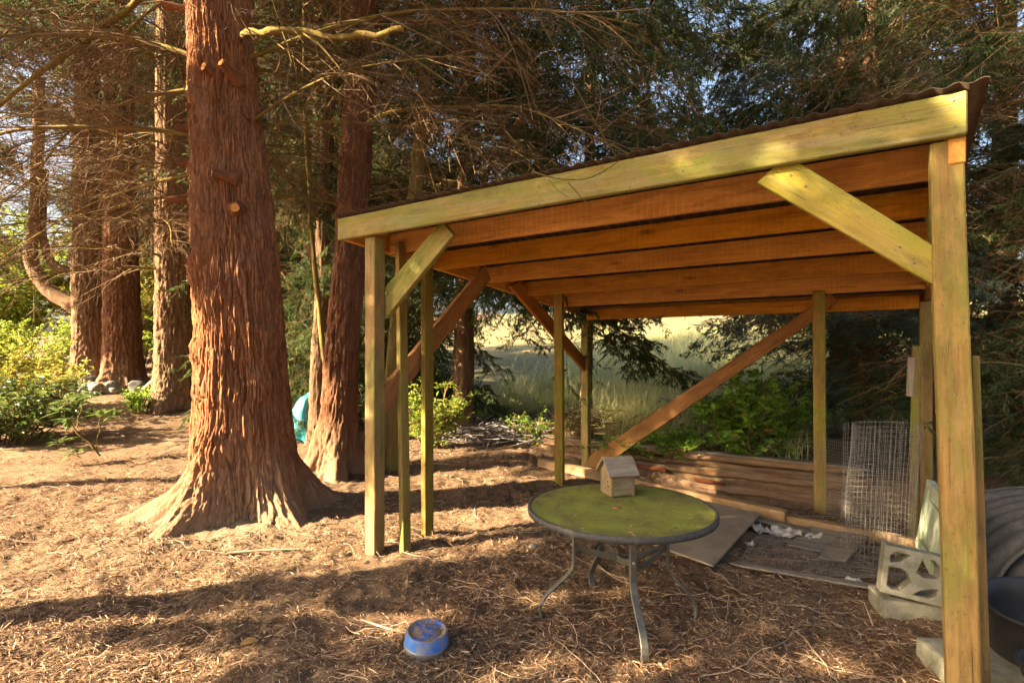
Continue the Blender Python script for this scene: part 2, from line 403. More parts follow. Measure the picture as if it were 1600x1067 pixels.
def gz1(x, y): return float(gz(np.array([x]), np.array([y]))[0])
def axis(lo, hi, step, far, ratio=1.12):
    c = list(np.arange(lo, hi, step)); s = step; x = hi
    up = []
    while x < far: up.append(x); s *= ratio; x += s
    s = step; x = lo; dn = []
    while x > -far: s *= ratio; x -= s; dn.append(x)
    return np.array(dn[::-1]+c+up)
gx = axis(-4.2, 3.0, .018, 400); gy = axis(1.25, 5.2, .018, 400)
gx_, gy_ = np.meshgrid(gx, gy)
Z = gz(gx_, gy_)
near = np.exp(-np.maximum(np.hypot(gx_, gy_-3)-6, 0)/6)
Z = Z + near*(.020*fbm(gx_*3.1, gy_*3.1, 0, 3, 5)+.010*fbm(gx_*14, gy_*14, 0, 3, 8)+.006*noise3(gx_*45, gy_*45, 0, 9))
V = np.stack([gx_, gy_, Z], -1).reshape(-1, 3)
nx, ny = len(gx), len(gy); ii = np.arange(nx*ny).reshape(ny, nx)
F = np.stack([ii[:-1, :-1], ii[:-1, 1:], ii[1:, 1:], ii[1:, :-1]], -1).reshape(-1, 4)
me = mesh_np('ground', V, F, True)
a_, b_ = ab(V[:, 0], V[:, 1])
fld = smoothstep(4.0, 5.4, b_+.6*noise3(V[:, 0]*.8, V[:, 1]*.8, 0, 21))
fld *= smoothstep(-6.5, -3.5, V[:, 0]+.25*V[:, 1]*0)
at_ = me.attributes.new('field', 'FLOAT', 'POINT'); at_.data.foreach_set('value', fld.astype(np.float32))
dd = np.hypot(V[:, 0]-TREE_XY[0]-.05, (V[:, 1]-TREE_XY[1]+.1))
dust = np.exp(-(np.maximum(dd-.45, 0)/.38)**2)*(.6+.5*noise3(V[:, 0]*3, V[:, 1]*3, 0, 33))
at_ = me.attributes.new('dust', 'FLOAT', 'POINT'); at_.data.foreach_set('value', np.clip(dust, 0, .85).astype(np.float32))
tag(link('ground', me, GROUND), kind='structure', label='brown soil covered with dry needles, rising to a dry field')

# ------------------------------------------------------------------ shelter
sh = empty('open_shelter', (SO[0], SO[1], 0), -TH)
tag(sh, 'open timber lean-to shelter with slanted corrugated roof beside the big tree', 'shelter')
SL = .0858
def rb(b): return 1.978-SL*b            # underside of the rafters
X_, Y_, Z_ = (1, 0, 0), (0, 1, 0), (0, 0, 1)
def post(p0, p1, w=.089, mat=W_POST, name='post', t=None):
    return board(name, sh, p0, p1, w, t or w, X_, mat, .005, .0022)
post((-.0445, .0445, -.25), (-.0445, .0445, 1.976))
post((2.826, .0445, -.30), (2.7665, .0445, 1.976), .091)
post((-.2065, 3.4645, -.3), (-.2065, 3.4645, rb(3.46)+.0))
post((2.985, 3.44, -.3), (2.975, 3.44, rb(3.44)))
board('post', sh, (2.886, .135, -.3), (2.846, .135, 1.25), .038, .089, X_, W_POST)
o = board('fascia', sh, (-.303, -.019, 2.048), (2.817, -.019, 2.048), .14, .038, Z_, W_FASC, .005, .0022)
# sloping rafters
board('rafter', sh, (-.27, .003, 2.048), (-.27, 3.70, 2.048-SL*3.7), .139, .038, Z_, W_JOIST)
board('rafter', sh, (2.795, .003, 2.048), (3.0, 3.70, 2.048-SL*3.7), .139, .038, Z_, W_JOIST)
board('rafter_end', sh, (2.794, -.008, 1.934), (2.794, .034, 1.934), .086, .046, Z_, W_JOIST)
JB = [.38, .90, 1.47, 2.14, 2.83]
for b in JB:
    r_in = 2.775+b*.0555
    j = board('joist', sh, (-.248, b, rb(b)+.069), (r_in, b, rb(b)+.069), .138, .038, Z_, W_JOIST)
    M = j.matrix_local.inverted()
    bm = bmesh.new()
    for bb in (b-.0215, b+.0215):
        m = box_bm(.055, .002, .11, 0, r_in-.03, bb, rb(b)+.05); t_ = bpy.data.meshes.new('t'); m.to_mesh(t_); m.free(); bm.from_mesh(t_); bpy.data.meshes.remove(t_)
    m = box_bm(.05, .046, .002, 0, r_in-.03, b, rb(b)-.0025); t_ = bpy.data.meshes.new('t'); m.to_mesh(t_); m.free(); bm.from_mesh(t_); bpy.data.meshes.remove(t_)
    bm.transform(M)
    link('joist_hanger', bm_mesh('joist_hanger', bm), GALV, j)
board('header', sh, (-.25, 3.53, rb(3.53)+.035), (2.97, 3.53, rb(3.53)+.035), .139, .038, Z_, W_JOIST)
board('header', sh, (-.16, 3.395, rb(3.53)+.005), (2.93, 3.395, rb(3.53)+.005), .12, .036, Z_, W_JOIST)
# studs
board('stud', sh, (.14, .13, -.2), (-.115, .338, rb(.38)+.06), .038, .07, X_, W_STUD)
board('stud', sh, (.035, .445, -.2), (.03, .445, rb(.45)+.08), .042, .085, X_, W_STUD)
board('stud', sh, (.12, 2.20, -.2), (.11, 2.20, rb(2.2)+.07), .09, .042, X_, W_STUD)
board('stud', sh, (2.24, 2.785, -.3), (2.225, 2.785, rb(2.78)+.02), .09, .042, X_, W_POST)
board('stud', sh, (2.83, 2.55, -.3), (2.86, 2.60, 1.30), .055, .03, X_, W_STUD)
board('stud', sh, (2.80, 2.3, .95), (2.81, 2.3, 1.22), .04, .05, X_, W_GREY)
# braces
prism('brace', sh, [(.001, .088, 1.472), (.555, .088, 1.934), (.468, .088, 2.026), (.001, .088, 1.671)], Y_, .038, (.56, 0, .46), W_MOSS)
prism('brace', sh, [(2.18, .002, 1.935), (2.732, .002, 1.492), (2.73, .002, 1.628), (2.285, .002, 2.022)], Y_, .038, (.55, 0, -.44), W_MOSS)
prism('brace', sh, [(-.045, .09, .85), (-.045, 1.26, 1.85), (-.045, 1.17, 1.95), (-.045, .09, 1.03)], X_, .038, (0, .72, .7), W_BRACE)
prism('brace', sh, [(-.23, 1.82, 1.86), (-.23, 3.418, 1.02), (-.23, 3.418, 1.18), (-.23, 2.0, 1.93)], X_, .038, (0, 1, -.55), W_BRACE)
prism('brace', sh, [(-.141, 3.375, -.075), (.0, 3.375, -.075), (.25, 3.375, .095), (2.107, 3.375, 1.505), (2.343, 3.375, 1.714), (2.283, 3.375, 1.79), (2.10, 3.375, 1.647), (-.11, 3.375, .045)], Y_, -.038, (1, 0, .74), W_BRACE)
prism('brace', sh, [(2.77, .12, 1.25), (2.80, 1.05, 1.94), (2.80, .92, 1.98), (2.77, .12, 1.40)], X_, .036, (0, 1, .9), W_MOSS)
V_, F_ = lathe([(.0001, .0016), (.0035, .0014), (.0045, 0)], 8); nm_ = mesh_np('nail_head', V_, F_, True); nm_.materials.append(GALV)
for (a, b, z) in [(2.78, -.0395, 2.09), (2.785, -.0395, 2.005), (-.27, -.0395, 2.09), (-.265, -.0395, 2.0), (.5, -.0395, 2.05), (1.2, -.0395, 2.07), (1.9, -.0395, 2.02), (2.3, .0005, 1.94), (2.35, .0005, 1.89), (2.64, .0005, 1.63), (2.68, .0005, 1.57), (.42, .0865, 1.92), (.47, .0865, 1.90), (.06, .0865, 1.62), (.05, .0865, 1.55), (2.77, -.0015, 1.60), (2.79, -.0015, 1.12)]:
    o = link('nail_head', nm_, None, sh); o.location = (a, b, z); o.rotation_euler = (R(90), 0, 0)
# corrugated roof sheets
def corr(u0, u1, name='roof_sheet'):
    us = np.arange(u0, u1+.001, .0085); bs = np.linspace(-.062, 3.95, 8)
    U, B = np.meshgrid(us, bs)
    U0 = U.copy(); U = U+.052*np.maximum(B, 0)*smoothstep(1.5, 2.87, U)
    Zr = 2.1285-SL*B+.0055*np.cos(U0/.068*2*np.pi)
    V1 = np.stack([U, B, Zr], -1).reshape(-1, 3); V2 = V1.copy(); V2[:, 2] -= .0016
    k, w = U.shape; i = np.arange(k*w).reshape(k, w)
    f = np.stack([i[:-1, :-1], i[:-1, 1:], i[1:, 1:], i[1:, :-1]], -1).reshape(-1, 4)
    ed = np.stack([i[0, :-1], i[0, :-1]+k*w, i[0, 1:]+k*w, i[0, 1:]], -1)
    A = Acc(); A.add(np.concatenate([V1, V2]), np.concatenate([f, f[:, ::-1]+k*w, ed])); return A.mesh(name, True)
for k in range(5):
    u0 = -.345+k*.64
    o = link('roof_sheet', corr(u0, min(u0+.68, 2.875)), ROOFM, sh); o.location.z = .0022*(k % 2)
V_, F_ = lathe([(.0001, .009), (.007, .008), (.009, .002), (.012, 0)], 8)
scm = mesh_np('roof_screw', V_, F_, True); scm.materials.append(ROOFM)
for k in range(12):
    s = link('roof_screw', scm, None, sh); uu = -.272+k*.272; s.location = (uu, -.02, 2.1415+.0017+.0022); s.location.z = 2.1285+SL*.02+.0055+.001

# hanging twig across the fascia is part of the cedar behind (added there)

# ------------------------------------------------------------------ log wall, timbers, boards
def sb(a, b, z): return sw(a, b, z)
def loc_thing(name, label, cat, loc, rz=0, group=None):
    return tag(empty(name, loc, rz), label, cat, group)
lw = loc_thing('log_wall', 'low retaining wall of stacked old split logs behind the shelter', 'log wall', sw(.7, 3.7, -.17), -TH)
random.seed(5)
for k, (z, t, a0, a1, db) in enumerate([(-.02, .085, -1.2, 1.9, -.03), (.06, .078, -1.35, 1.95, .012), (.137, .08, -1.5, 1.88, -.022), (.212, .076, -1.3, 1.92, .015), (.285, .078, -1.6, 1.85, -.012)]):
    board('log', lw, (a0, db, z), (a1, db+.01, z+random.uniform(-.008, .008)), t, .11, Z_, W_LOG, .018, .02)
board('log_cap', lw, (-1.62, .0, .334), (.1, .01, .342), .11, .022, Y_, W_GREY, .004, .008)
board('log_cap', lw, (.13, -.005, .338), (1.86, .0, .334), .12, .02, Y_, W_GREY, .004, .008)
board('red_rot', lw, (-.5, -.088, .115), (.0, -.082, .10), .035, .016, Z_, W_ROT, .006, .012)['label'] = 'crumbling red rotten strip of a log'
board('red_rot', lw, (.3, -.088, .045), (.62, -.084, .04), .028, .016, Z_, W_ROT, .006, .012)['label'] = 'crumbling red rotten strip of a log'
board('broken_log', lw, (-1.9, -.1, .05), (-1.2, -.06, .12), .07, .06, Z_, W_LOG, .012, .02)
board('broken_log', lw, (-1.75, .1, .17), (-1.25, .06, .15), .06, .07, Z_, W_LOG, .012, .02)
def ground_board(name, label, cat, p0, p1, w, t, mat, lift=0., wob=.004, group=None, wdir=None):
    z0, z1 = gz1(*p0)+t/2+lift, gz1(*p1)+t/2+lift
    d = Vector((p1[0]-p0[0], p1[1]-p0[1], 0)); wd = Vector((-d.y, d.x, 0)) if wdir is None else wdir
    o = board(name, None, (*p0, z0), (*p1, z1), w, t, wd, mat, .004, wob)
    return tag(o, label, cat, group)
ground_board('ground_timber', 'long squared timber lying in front of the log wall', 'timber', (.30, 5.72), (2.10, 4.10), .085, .085, W_TIMBER, .02, .006)
ground_board('ground_timber', 'short timber on the ground at the right end of the long timber', 'timber', (2.0, 4.22), (2.75, 3.60), .075, .075, W_TIMBER, -.01, .006)
ground_board('thin_board', 'thin grey board lying just in front of the long timber', 'board', (.95, 4.90), (2.18, 3.90), .09, .02, W_GREY, .012, .004)
# plywood sheet
def slab(name, label, cat, pts, th, mat, lift=.012, wob=.006):
    c = np.mean(pts, 0); g0 = max(gz1(*p) for p in pts)+lift
    return tag(prism(name, None, [(p[0], p[1], g0) for p in pts], Z_, th, (pts[1][0]-pts[0][0], pts[1][1]-pts[0][1], 0), mat, .002), label, cat)
slab('plywood_sheet', 'flat weathered plywood sheet lying on the ground behind the table', 'plywood', [(.78, 3.62), (1.17, 3.11), (1.90, 4.10), (1.47, 4.60)], .012, W_PLY)
slab('grey_plank', 'wide grey plank lying on the ground under the flat wire', 'plank', [(1.86, 3.62), (2.02, 3.50), (2.50, 3.95), (2.32, 4.10)], .014, W_GREY, .01)
slab('grey_plank', 'narrow grey plank lying beside the foot of the wire roll', 'plank', [(1.92, 3.36), (2.06, 3.30), (2.48, 3.74), (2.36, 3.84)], .014, W_GREY, .022)
slab('grey_plank', 'thin grey slat on the ground towards the pierced concrete block', 'plank', [(1.30, 3.22), (1.34, 3.17), (2.0, 2.83), (2.02, 2.90)], .012, W_GREY, .012)
# pale scraps
def scrap(x, y, sx, sy, rz, label):
    n = 9; u = np.linspace(-1, 1, n); U, Vv = np.meshgrid(u, u)
    Zc = .022*fbm(U*1.3+x*7, Vv*1.3+y*5, 0, 3, 4)+.02
    A = np.stack([U*sx*(1+.12*noise3(Vv*2, x*9, 0, 2)), Vv*sy*(1+.15*noise3(U*2, y*9, 0, 2)), Zc], -1).reshape(-1, 3)
    i = np.arange(n*n).reshape(n, n); f = np.stack([i[:-1, :-1], i[:-1, 1:], i[1:, 1:], i[1:, :-1]], -1).reshape(-1, 4)
    B = A.copy(); B[:, 2] -= .004; ac = Acc(); ac.add(A, f); ac.add(B, f[:, ::-1])
    o = link('paper_scrap', ac.mesh('paper_scrap'), PAPER); o.location = (x, y, gz1(x, y)+.012); o.rotation_euler[2] = rz
    tag(o, label, 'scrap', 'pale scraps beside the plywood')
scrap(1.80, 3.90, .05, .045, .3, 'crumpled white scrap nearest the plywood edge')
scrap(1.96, 3.84, .10, .07, -.5, 'largest torn pale scrap beside the plywood')
scrap(2.10, 3.76, .06, .04, .2, 'small grey scrap next to the large pale one, towards the wire')
scrap(1.58, 3.56, .03, .025, .9, 'tiny whitish scrap at the right edge of the plywood')
scrap(1.90, 2.98, .035, .025, .1, 'small white scrap left of the pierced concrete block')

# ------------------------------------------------------------------ wire
def wire_grid(Pf, s0, s1, t0, t1, ds, dt, r=.0011, sub=2):
    """Pf(s,t)->(...,3)"""
    A = Acc()
    S_ = np.arange(s0, s1+1e-6, ds); T_ = np.arange(t0, t1+1e-6, dt)
    tt = np.linspace(t0, t1, max(3, int((t1-t0)/dt*1)+1)); ss = np.linspace(s0, s1, max(4, int((s1-s0)/ds*sub)+1))
    P = Pf(*np.meshgrid(S_, tt, indexing='ij')); A.add(*tubes(P, np.full(P.shape[:2], r), 3))
    P = Pf(*np.meshgrid(ss, T_, indexing='xy')); A.add(*tubes(P, np.full(P.shape[:2], r), 3))
    return A
def roll(s, t):
    th = s/.235; rad = .155+.012*th/2+.012*noise3(s*3, t*2.5, 0, 7)
    x = rad*1.15*np.cos(th+.4)+t*.08; y = rad*.8*np.sin(th+.4)+t*.04
    return np.stack([x, y, t+.02*noise3(s*2, t*2, 3, 8)], -1)
wr = link('wire_mesh_roll', wire_grid(roll, 0, 2.0, 0, .86, .034, .034, .0012).mesh('wire_mesh_roll', True), WIRE)
wr.location = (2.33, 3.42, gz1(2.33, 3.4)+.002); tag(wr, 'loose upright roll of square wire mesh near the shelter right rear post', 'wire roll')
def flat(s, t):
    z = .03+.02*noise3(s*3, t*3, 0, 5)+.012*noise3(s*9, t*9, 0, 6)+.10*smoothstep(.55, .95, s)*smoothstep(.2, .0, t)
    x = 1.36+s*.86+t*.42; y = 3.22-s*.38+t*.62
    return np.stack([x, y, gz(x, y)+z], -1)
wf = link('wire_mesh_sheet', wire_grid(flat, 0, .98, 0, .95, .024, .024, .0011, 1).mesh('wire_mesh_sheet', True), WIRE)
tag(wf, 'flat sheet of wire mesh lying on the needles right of the plywood', 'wire mesh')
def lean(s, t):
    x = 2.45+s*.36-.02*t; y = 4.30-s*.48+.06*t
    return np.stack([x, y, gz(x, y)+.02+t+.01*noise3(s*5, t*5, 0, 2)], -1)
wl = link('wire_fence_sheet', wire_grid(lean, 0, .8, 0, .62, .026, .026, .0010, 1).mesh('wire_fence_sheet', True), WIRE)
tag(wl, 'upright wire mesh panel behind the wire roll, by the rear stud', 'wire mesh')

# ------------------------------------------------------------------ table
TC = (.52, 2.575); tg = gz1(*TC)
tb = loc_thing('patio_table', 'round moss-covered patio table with curved grey metal legs', 'table', (*TC, tg))
H_ = .52-tg
V_, F_ = lathe([(.001, H_-.002), (.2, H_-.001), (.428, H_), (.428, H_-.008), (.001, H_-.009)], 96)
link('table_top', mesh_np('table_top', V_, F_, False), TABLETOP, tb)
V_, F_ = lathe([(.4285, H_+.001), (.436, H_+.004), (.4435, H_+.001), (.446, H_-.011), (.4435, H_-.025), (.430, H_-.027), (.4285, H_-.009)], 96)
rim_ = link('rim', mesh_np('rim', V_, F_, True), RIM, tb)
V_, F_ = lathe([(.001, H_+.002), (.018, H_+.004), (.022, H_-.0005)], 16); hc = link('hole_cap', mesh_np('hole_cap', V_, F_, True), RUST, tb); hc.location = (-.02, -.02, 0)
FA = [-87, -4, 182, 104]; FR = [.385, .345, .375, .345]
def flatbar(path, w, t, wd):
    P = np.array(path, float); T = np.gradient(P, axis=0); T /= np.linalg.norm(T, axis=1, keepdims=True)
    W_ = np.array(wd, float); Nn = np.cross(T, W_); Nn /= np.linalg.norm(Nn, axis=1, keepdims=True)
    c = [P+W_*w/2*sx+Nn*t/2*sy for sx, sy in ((-1, -.5), (-.8, -1), (.8, -1), (1, -.5), (1, .5), (.8, 1), (-.8, 1), (-1, .5))]
    Vv = np.stack(c, 1); K = len(P); S = 8; i = np.arange(K*S).reshape(K, S)
    a = i[:-1]; b = np.roll(a, -1, 1); cc = i[1:]; d = np.roll(cc, -1, 1)
    f = np.stack([a, b, d, cc], -1).reshape(-1, 4)
    caps = np.array([[i[e][0], i[e][1], i[e][2], i[e][3]] for e in (0, -1)]+[[i[e][0], i[e][3], i[e][4], i[e][7]] for e in (0, -1)]+[[i[e][4], i[e][5], i[e][6], i[e][7]] for e in (0, -1)])
    return Vv.reshape(-1, 3), np.concatenate([f, caps])
jp = []
for k in range(4):
    an = R(FA[k]); d = np.array([math.cos(an), math.sin(an), 0]); tn = (-math.sin(an), math.cos(an), 0)
    fr = FR[k]; ss = np.linspace(0, 1, 22)
    foot = gz1(TC[0]+d[0]*fr, TC[1]+d[1]*fr)-tg
    zz = H_-.03-(H_-.03-foot+.012)*ss
    rr = .225+.02*np.sin(ss*3.0)*0 + (fr-.225)*smoothstep(.48, .86, ss)+.012*np.sin(np.clip((ss-.8)/.2, 0, 1)*np.pi)
    V_, F_ = flatbar([d*r_+np.array([0, 0, z_]) for r_, z_ in zip(rr, zz)], .034, .012, tn)
    lg = link('leg', mesh_np('leg', V_, F_, False), IRON, tb)
    jp.append(d*.222+np.array([0, 0, H_-.18]))
    V_, F_ = lathe([(.0001, .006), (.006, .005), (.007, 0)], 10)
    bo = link('bolt', mesh_np('bolt', V_, F_, True), STEEL, lg); bo.location = tuple(d*.234+np.array([0, 0, H_-.18])); bo.rotation_euler = Vector(d).to_track_quat('Z', 'Y').to_euler()
for k in range(4):
    p, q = jp[k], jp[(k+1) % 4]
    s_ = np.linspace(0, 1, 10)
    mid = np.array([p+(q-p)*x_ - (p+q)/2*.18*math.sin(x_*math.pi) for x_ in s_])
    V_, F_ = flatbar(mid, .030, .006, (0, 0, 1))
    link('stretcher', mesh_np('stretcher', V_, F_, False), IRON, tb)

def debris(parent, rad, z, n, seed, ln=(.008, .035)):
    g = np.random.default_rng(seed); a = g.uniform(0, 6.28, n); r_ = rad*np.sqrt(g.random(n)); b = g.uniform(0, 6.28, n)
    D_ = np.stack([np.cos(b), np.sin(b), g.normal(0, .06, n)], 1); P_ = np.stack([r_*np.cos(a), r_*np.sin(a), z+g.uniform(.001, .003, n)], 1)
    V_, F_ = leafquads(P_, D_, g.uniform(*ln, n), g.uniform(.0008, .0022, n), g, .2, 0.)
    o = link('fallen_needles', mesh_np('fallen_needles', V_, F_), LITTER, parent); o['kind'] = 'stuff'
# ------------------------------------------------------------------ birdhouse
bh = loc_thing('birdhouse', 'small weathered wooden birdhouse with pitched roof on the table', 'birdhouse', (.545, 2.80, .523), 0)
bd1 = Vector((-.25, .968, 0)).normalized()      # along the front wall, going away
bd2 = Vector((.968, .25, 0)).normalized()       # along the right side wall
Mb = Matrix((bd2, bd1, Vector(Z_))).transposed().to_4x4(); bh.matrix_world = Matrix.Translation((.55, 2.80, .523)) @ Mb @ Matrix.Scale(.92, 4)
w2, l2 = .075, .07   # half width along y, half length along x
prism('front_wall', bh, [(-l2, -w2, 0), (-l2, w2, 0), (-l2, w2, .125), (-l2, 0, .195), (-l2, -w2, .125)], X_, .014, Z_, W_BIRD, .0015)
prism('back_wall', bh, [(l2-.014, -w2, 0), (l2-.014, w2, 0), (l2-.014, w2, .125), (l2-.014, 0, .195), (l2-.014, -w2, .125)], X_, .014, Z_, W_BIRD, .0015)
for s in (-1, 1):
    board('side_wall', bh, (-l2+.0145, s*(w2-.009), .0565), (l2-.0145, s*(w2-.009), .0565), .107, .012, Z_, W_BIRD, .0015)
    sx = Vector((0, s*.088, .108)); tp = Vector((0, 0, .197))
    n_ = Vector((0, s*.7, .71)).normalized()
    mid = (sx+tp)/2+n_*.009
    board('roof_board', bh, mid+Vector((-l2-.022, 0, 0)), mid+Vector((l2+.02, 0, 0)), .125, .011, (tp-sx), W_GREY if s < 0 else W_BIRD, .0015)
board('floor_board', bh, (-l2+.0145, 0, .007), (l2-.0145, 0, .007), .118, .012, Y_, W_BIRD, .001)
SOOT = plain('dark_stain', (.02, .017, .015), .9, .1)
for (yy, zz_, r_) in ((-.02, .075, .005), (.015, .078, .004), (-.03, .05, .008), (.01, .03, .005), (-.005, .055, .0035), (.03, .06, .003), (-.025, .03, .004), (.0, .1, .0035)):
    V_, F_ = lathe([(.0001, .0012), (r_*.7, .001), (r_, 0)], 10); V_ = V_*np.array([1, 1+.5*random.random(), 1])
    o = link('paint_spot', mesh_np('paint_spot', V_, F_, True), SOOT, bh); o.location = (-l2-.0002, yy, zz_); o.rotation_euler = (0, R(-90), 0)

# ------------------------------------------------------------------ dog bowl
bx, by = -.362, 2.265
bw = loc_thing('dog_bowl', 'upside-down blue and steel dog bowl on the bare ground', 'bowl', (bx, by, gz1(bx, by)+.018))
bw.rotation_euler = (R(5), R(3), 0)
V_, F_ = lathe([(.086, .0), (.0945, -.001), (.0955, .006), (.0935, .024), (.0925, .0265)], 48); link('steel_band', mesh_np('steel_band', V_, F_, True), STEEL, bw)
V_, F_ = lathe([(.0926, .0262), (.0915, .03), (.0875, .068), (.0855, .0735)], 48); link('blue_side', mesh_np('blue_side', V_, F_, True), BLUE, bw)
V_, F_ = lathe([(.0856, .0733), (.082, .0762), (.076, .0758), (.071, .070), (.055, .068), (.05, .0705), (.0001, .071)], 48); link('blue_base', mesh_np('blue_base', V_, F_, True), BLUETOP, bw)

debris(tb, .41, H_, 420, 8); debris(bw, .07, .0715, 90, 9, (.006, .018))

# ------------------------------------------------------------------ concrete blocks
def breeze():
    W, Hh, T = .285, .285, .085
    outer = [(-W/2, -Hh/2), (W/2, -Hh/2), (W/2, Hh/2), (-W/2, Hh/2)]
    holes = [[(.012, .022), (.04, -.0), (.112, .012), (.112, .075), (.085, .112), (.035, .112)],
             [(-.112, .045), (-.06, .062), (-.022, .105), (-.03, .113), (-.09, .113), (-.113, .09)],
             [(-.113, -.095), (-.085, -.113), (-.05, -.108), (-.005, -.045), (-.03, .008), (-.06, .022), (-.113, .018)],
             [(.008, -.112), (.04, -.075), (.112, -.045), (.112, -.085), (.085, -.113)]]
    bm = bmesh.new(); ed = []
    for poly in [outer]+holes:
        vv = [bm.verts.new((x, 0, z)) for x, z in poly]
        ed += [bm.edges.new((vv[i], vv[(i+1) % len(vv)])) for i in range(len(vv))]
    bmesh.ops.triangle_fill(bm, edges=ed, use_beauty=True)
    # keep only faces outside the holes
    def inside(p, poly):
        c = False; j = len(poly)-1
        for i in range(len(poly)):
            (xi, zi), (xj, zj) = poly[i], poly[j]
            if (zi > p.z) != (zj > p.z) and p.x < (xj-xi)*(p.z-zi)/(zj-zi)+xi: c = not c
            j = i
        return c
    bad = [f for f in bm.faces if any(inside(f.calc_center_median(), h) for h in holes)]
    bmesh.ops.delete(bm, geom=bad, context='FACES_ONLY')
    r = bmesh.ops.extrude_face_region(bm, geom=list(bm.faces))
    for v in [g for g in r['geom'] if isinstance(g, bmesh.types.BMVert)]: v.co.y += T
    bmesh.ops.recalc_face_normals(bm, faces=list(bm.faces))
    bmesh.ops.bevel(bm, geom=[e for e in bm.edges if e.calc_face_angle(0) > .5], offset=.004, segments=1, affect='EDGES')
    for v in bm.verts: v.co += Vector((random.uniform(-1, 1), 0, random.uniform(-1, 1)))*.0012
    return bm_mesh('pierced_block', bm)
def blockmesh(name, lx, ly, lz):
    bm = box_bm(lx, ly, lz, .012, 0, 0, lz/2, 2); bmesh.ops.subdivide_edges(bm, edges=list(bm.edges), cuts=3, use_grid_fill=True)
    for v in bm.verts: v.co += Vector((noise3(v.co.x*30, v.co.y*30, v.co.z*30, 1), noise3(v.co.x*30, v.co.y*30, v.co.z*30, 2), noise3(v.co.x*30, v.co.y*30, v.co.z*30, 3)))*.003
    return bm_mesh(name, bm)
g_ = gz1(1.9, 2.65)
lb = link('concrete_block', blockmesh('concrete_block', .34, .19, .115), CONCRETE); lb.location = (1.955, 2.60, g_-.012); lb.rotation_euler[2] = R(-14)
tag(lb, 'plain concrete block lying on the ground under the pierced block', 'concrete block')
pb_ = link('pierced_block', breeze(), CONCRETE); pb_.location = (1.885, 2.515, g_+.108+.128); pb_.rotation_euler = (R(-6), R(7), R(-24)); pb_.scale = (.86, 1, .79)
tag(pb_, 'pierced decorative concrete block with curved openings leaning on a plain block', 'concrete block')
l3 = link('concrete_block', blockmesh('concrete_block', .30, .26, .12), CONCRETE); l3.location = (1.80, 2.07, gz1(1.7, 2.1)-.03); l3.rotation_euler[2] = R(-8)
tag(l3, 'rough concrete block at the left foot of the right front post', 'concrete block')

# ------------------------------------------------------------------ pale green panel leaning on the right side
pr = empty('painted_panel', sw(2.885, 1.7, gz1(2.4, 3.1)-.02)); pr.rotation_euler = (0, R(8), -TH+R(3.5))
tag(pr, 'pale green painted panel leaning along the right side of the shelter', 'panel')
board('panel', pr, (0, -.55, .25), (0, .52, .25), .46, .022, Z_, PALEGREEN, .003)
board('rail', pr, (-.0215, -.55, .455), (-.0215, .52, .455), .05, .02, Z_, PALEGREEN, .003)
board('rail', pr, (-.0175, -.55, .37), (-.0175, .52, .37), .012, .012, Z_, PALEGREEN, .002)
board('rail', pr, (-.0215, -.55, .055), (-.0215, .52, .055), .07, .02, Z_, PALEGREEN, .003)
board('stile', pr, (-.0212, .475, .092), (-.0212, .475, .428), .09, .019, Y_, PALEGREEN, .003)

# ------------------------------------------------------------------ pots and rolled mat on the right
def pot(x, y, label, tilt=(0, 0, 0), h=.30, r=.19):
    V_, F_ = lathe([(.001, .004), (r*.78, .004), (r*.8, .0), (r*.86, .08), (r*.9, h-.06), (r*.93, h-.055), (r*.94, h-.04), (r*.955, h-.038), (r*.96, h-.02), (r, h-.017), (r*1.01, h-.004), (r*.99, h), (r*.95, h-.004), (r*.9, h-.06), (r*.8, .02), (.001, .015)], 56)
    p = link('plant_pot', mesh_np('plant_pot', V_, F_, True), BLACKP); p.location = (x, y, gz1(x, y)); p.rotation_euler = tilt
    tag(p, label, 'plant pot', 'black plastic plant pots behind the right post')
    return p
pot(2.10, 2.05, 'upright black nursery pot nearest the rolled grey mat', (R(3), R(-4), 0), .30, .24)
pot(1.86, 1.66, 'black nursery pot closest to the camera behind the right post', (R(-6), R(5), 0), .24, .22)
mr = loc_thing('rolled_mat', 'rolled grey woven mat lying behind the right post', 'mat', (2.98, 2.55, gz1(2.9, 2.6)), R(-20))
def sheet(fn, ns, nt, th=.012):
    s, t = np.meshgrid(np.linspace(0, 1, ns), np.linspace(0, 1, nt)); P = fn(s, t)
    i = np.arange(ns*nt).reshape(nt, ns); f = np.stack([i[:-1, :-1], i[:-1, 1:], i[1:, 1:], i[1:, :-1]], -1).reshape(-1, 4)
    du = np.gradient(P, axis=1); dv = np.gradient(P, axis=0); n_ = np.cross(du, dv); n_ /= np.linalg.norm(n_, axis=2, keepdims=True)+1e-9
    A = Acc(); A.add(P.reshape(-1, 3), f); A.add((P-n_*th).reshape(-1, 3), f[:, ::-1])
    e = np.concatenate([np.stack([i[0, :-1], i[0, :-1]+ns*nt, i[0, 1:]+ns*nt, i[0, 1:]], -1), np.stack([i[-1, :-1], i[-1, :-1]+ns*nt, i[-1, 1:]+ns*nt, i[-1, 1:]], -1)])
    A.F.append(e); A.M.append(np.zeros(len(e))); return A
for k in range(5):
    r_ = .52-.055*k
    def fn(s, t, r_=r_, k=k):
        an = np.pi*(1.02-1.04*s); wv = .012*noise3(s*6, t*4, k, 3)+.006*np.sin(t*40+s*9)
        return np.stack([(r_+wv)*1.15*np.cos(an), -.1-.06*k+t*.8, np.maximum((r_*.93+wv)*np.sin(an)**.8, 0.0) if False else (r_*.93+wv)*np.abs(np.sin(an))**.85], -1)
    A = sheet(fn, 46, 40, .012); link('mat_layer', A.mesh('mat_layer', True), MATGREY, mr)

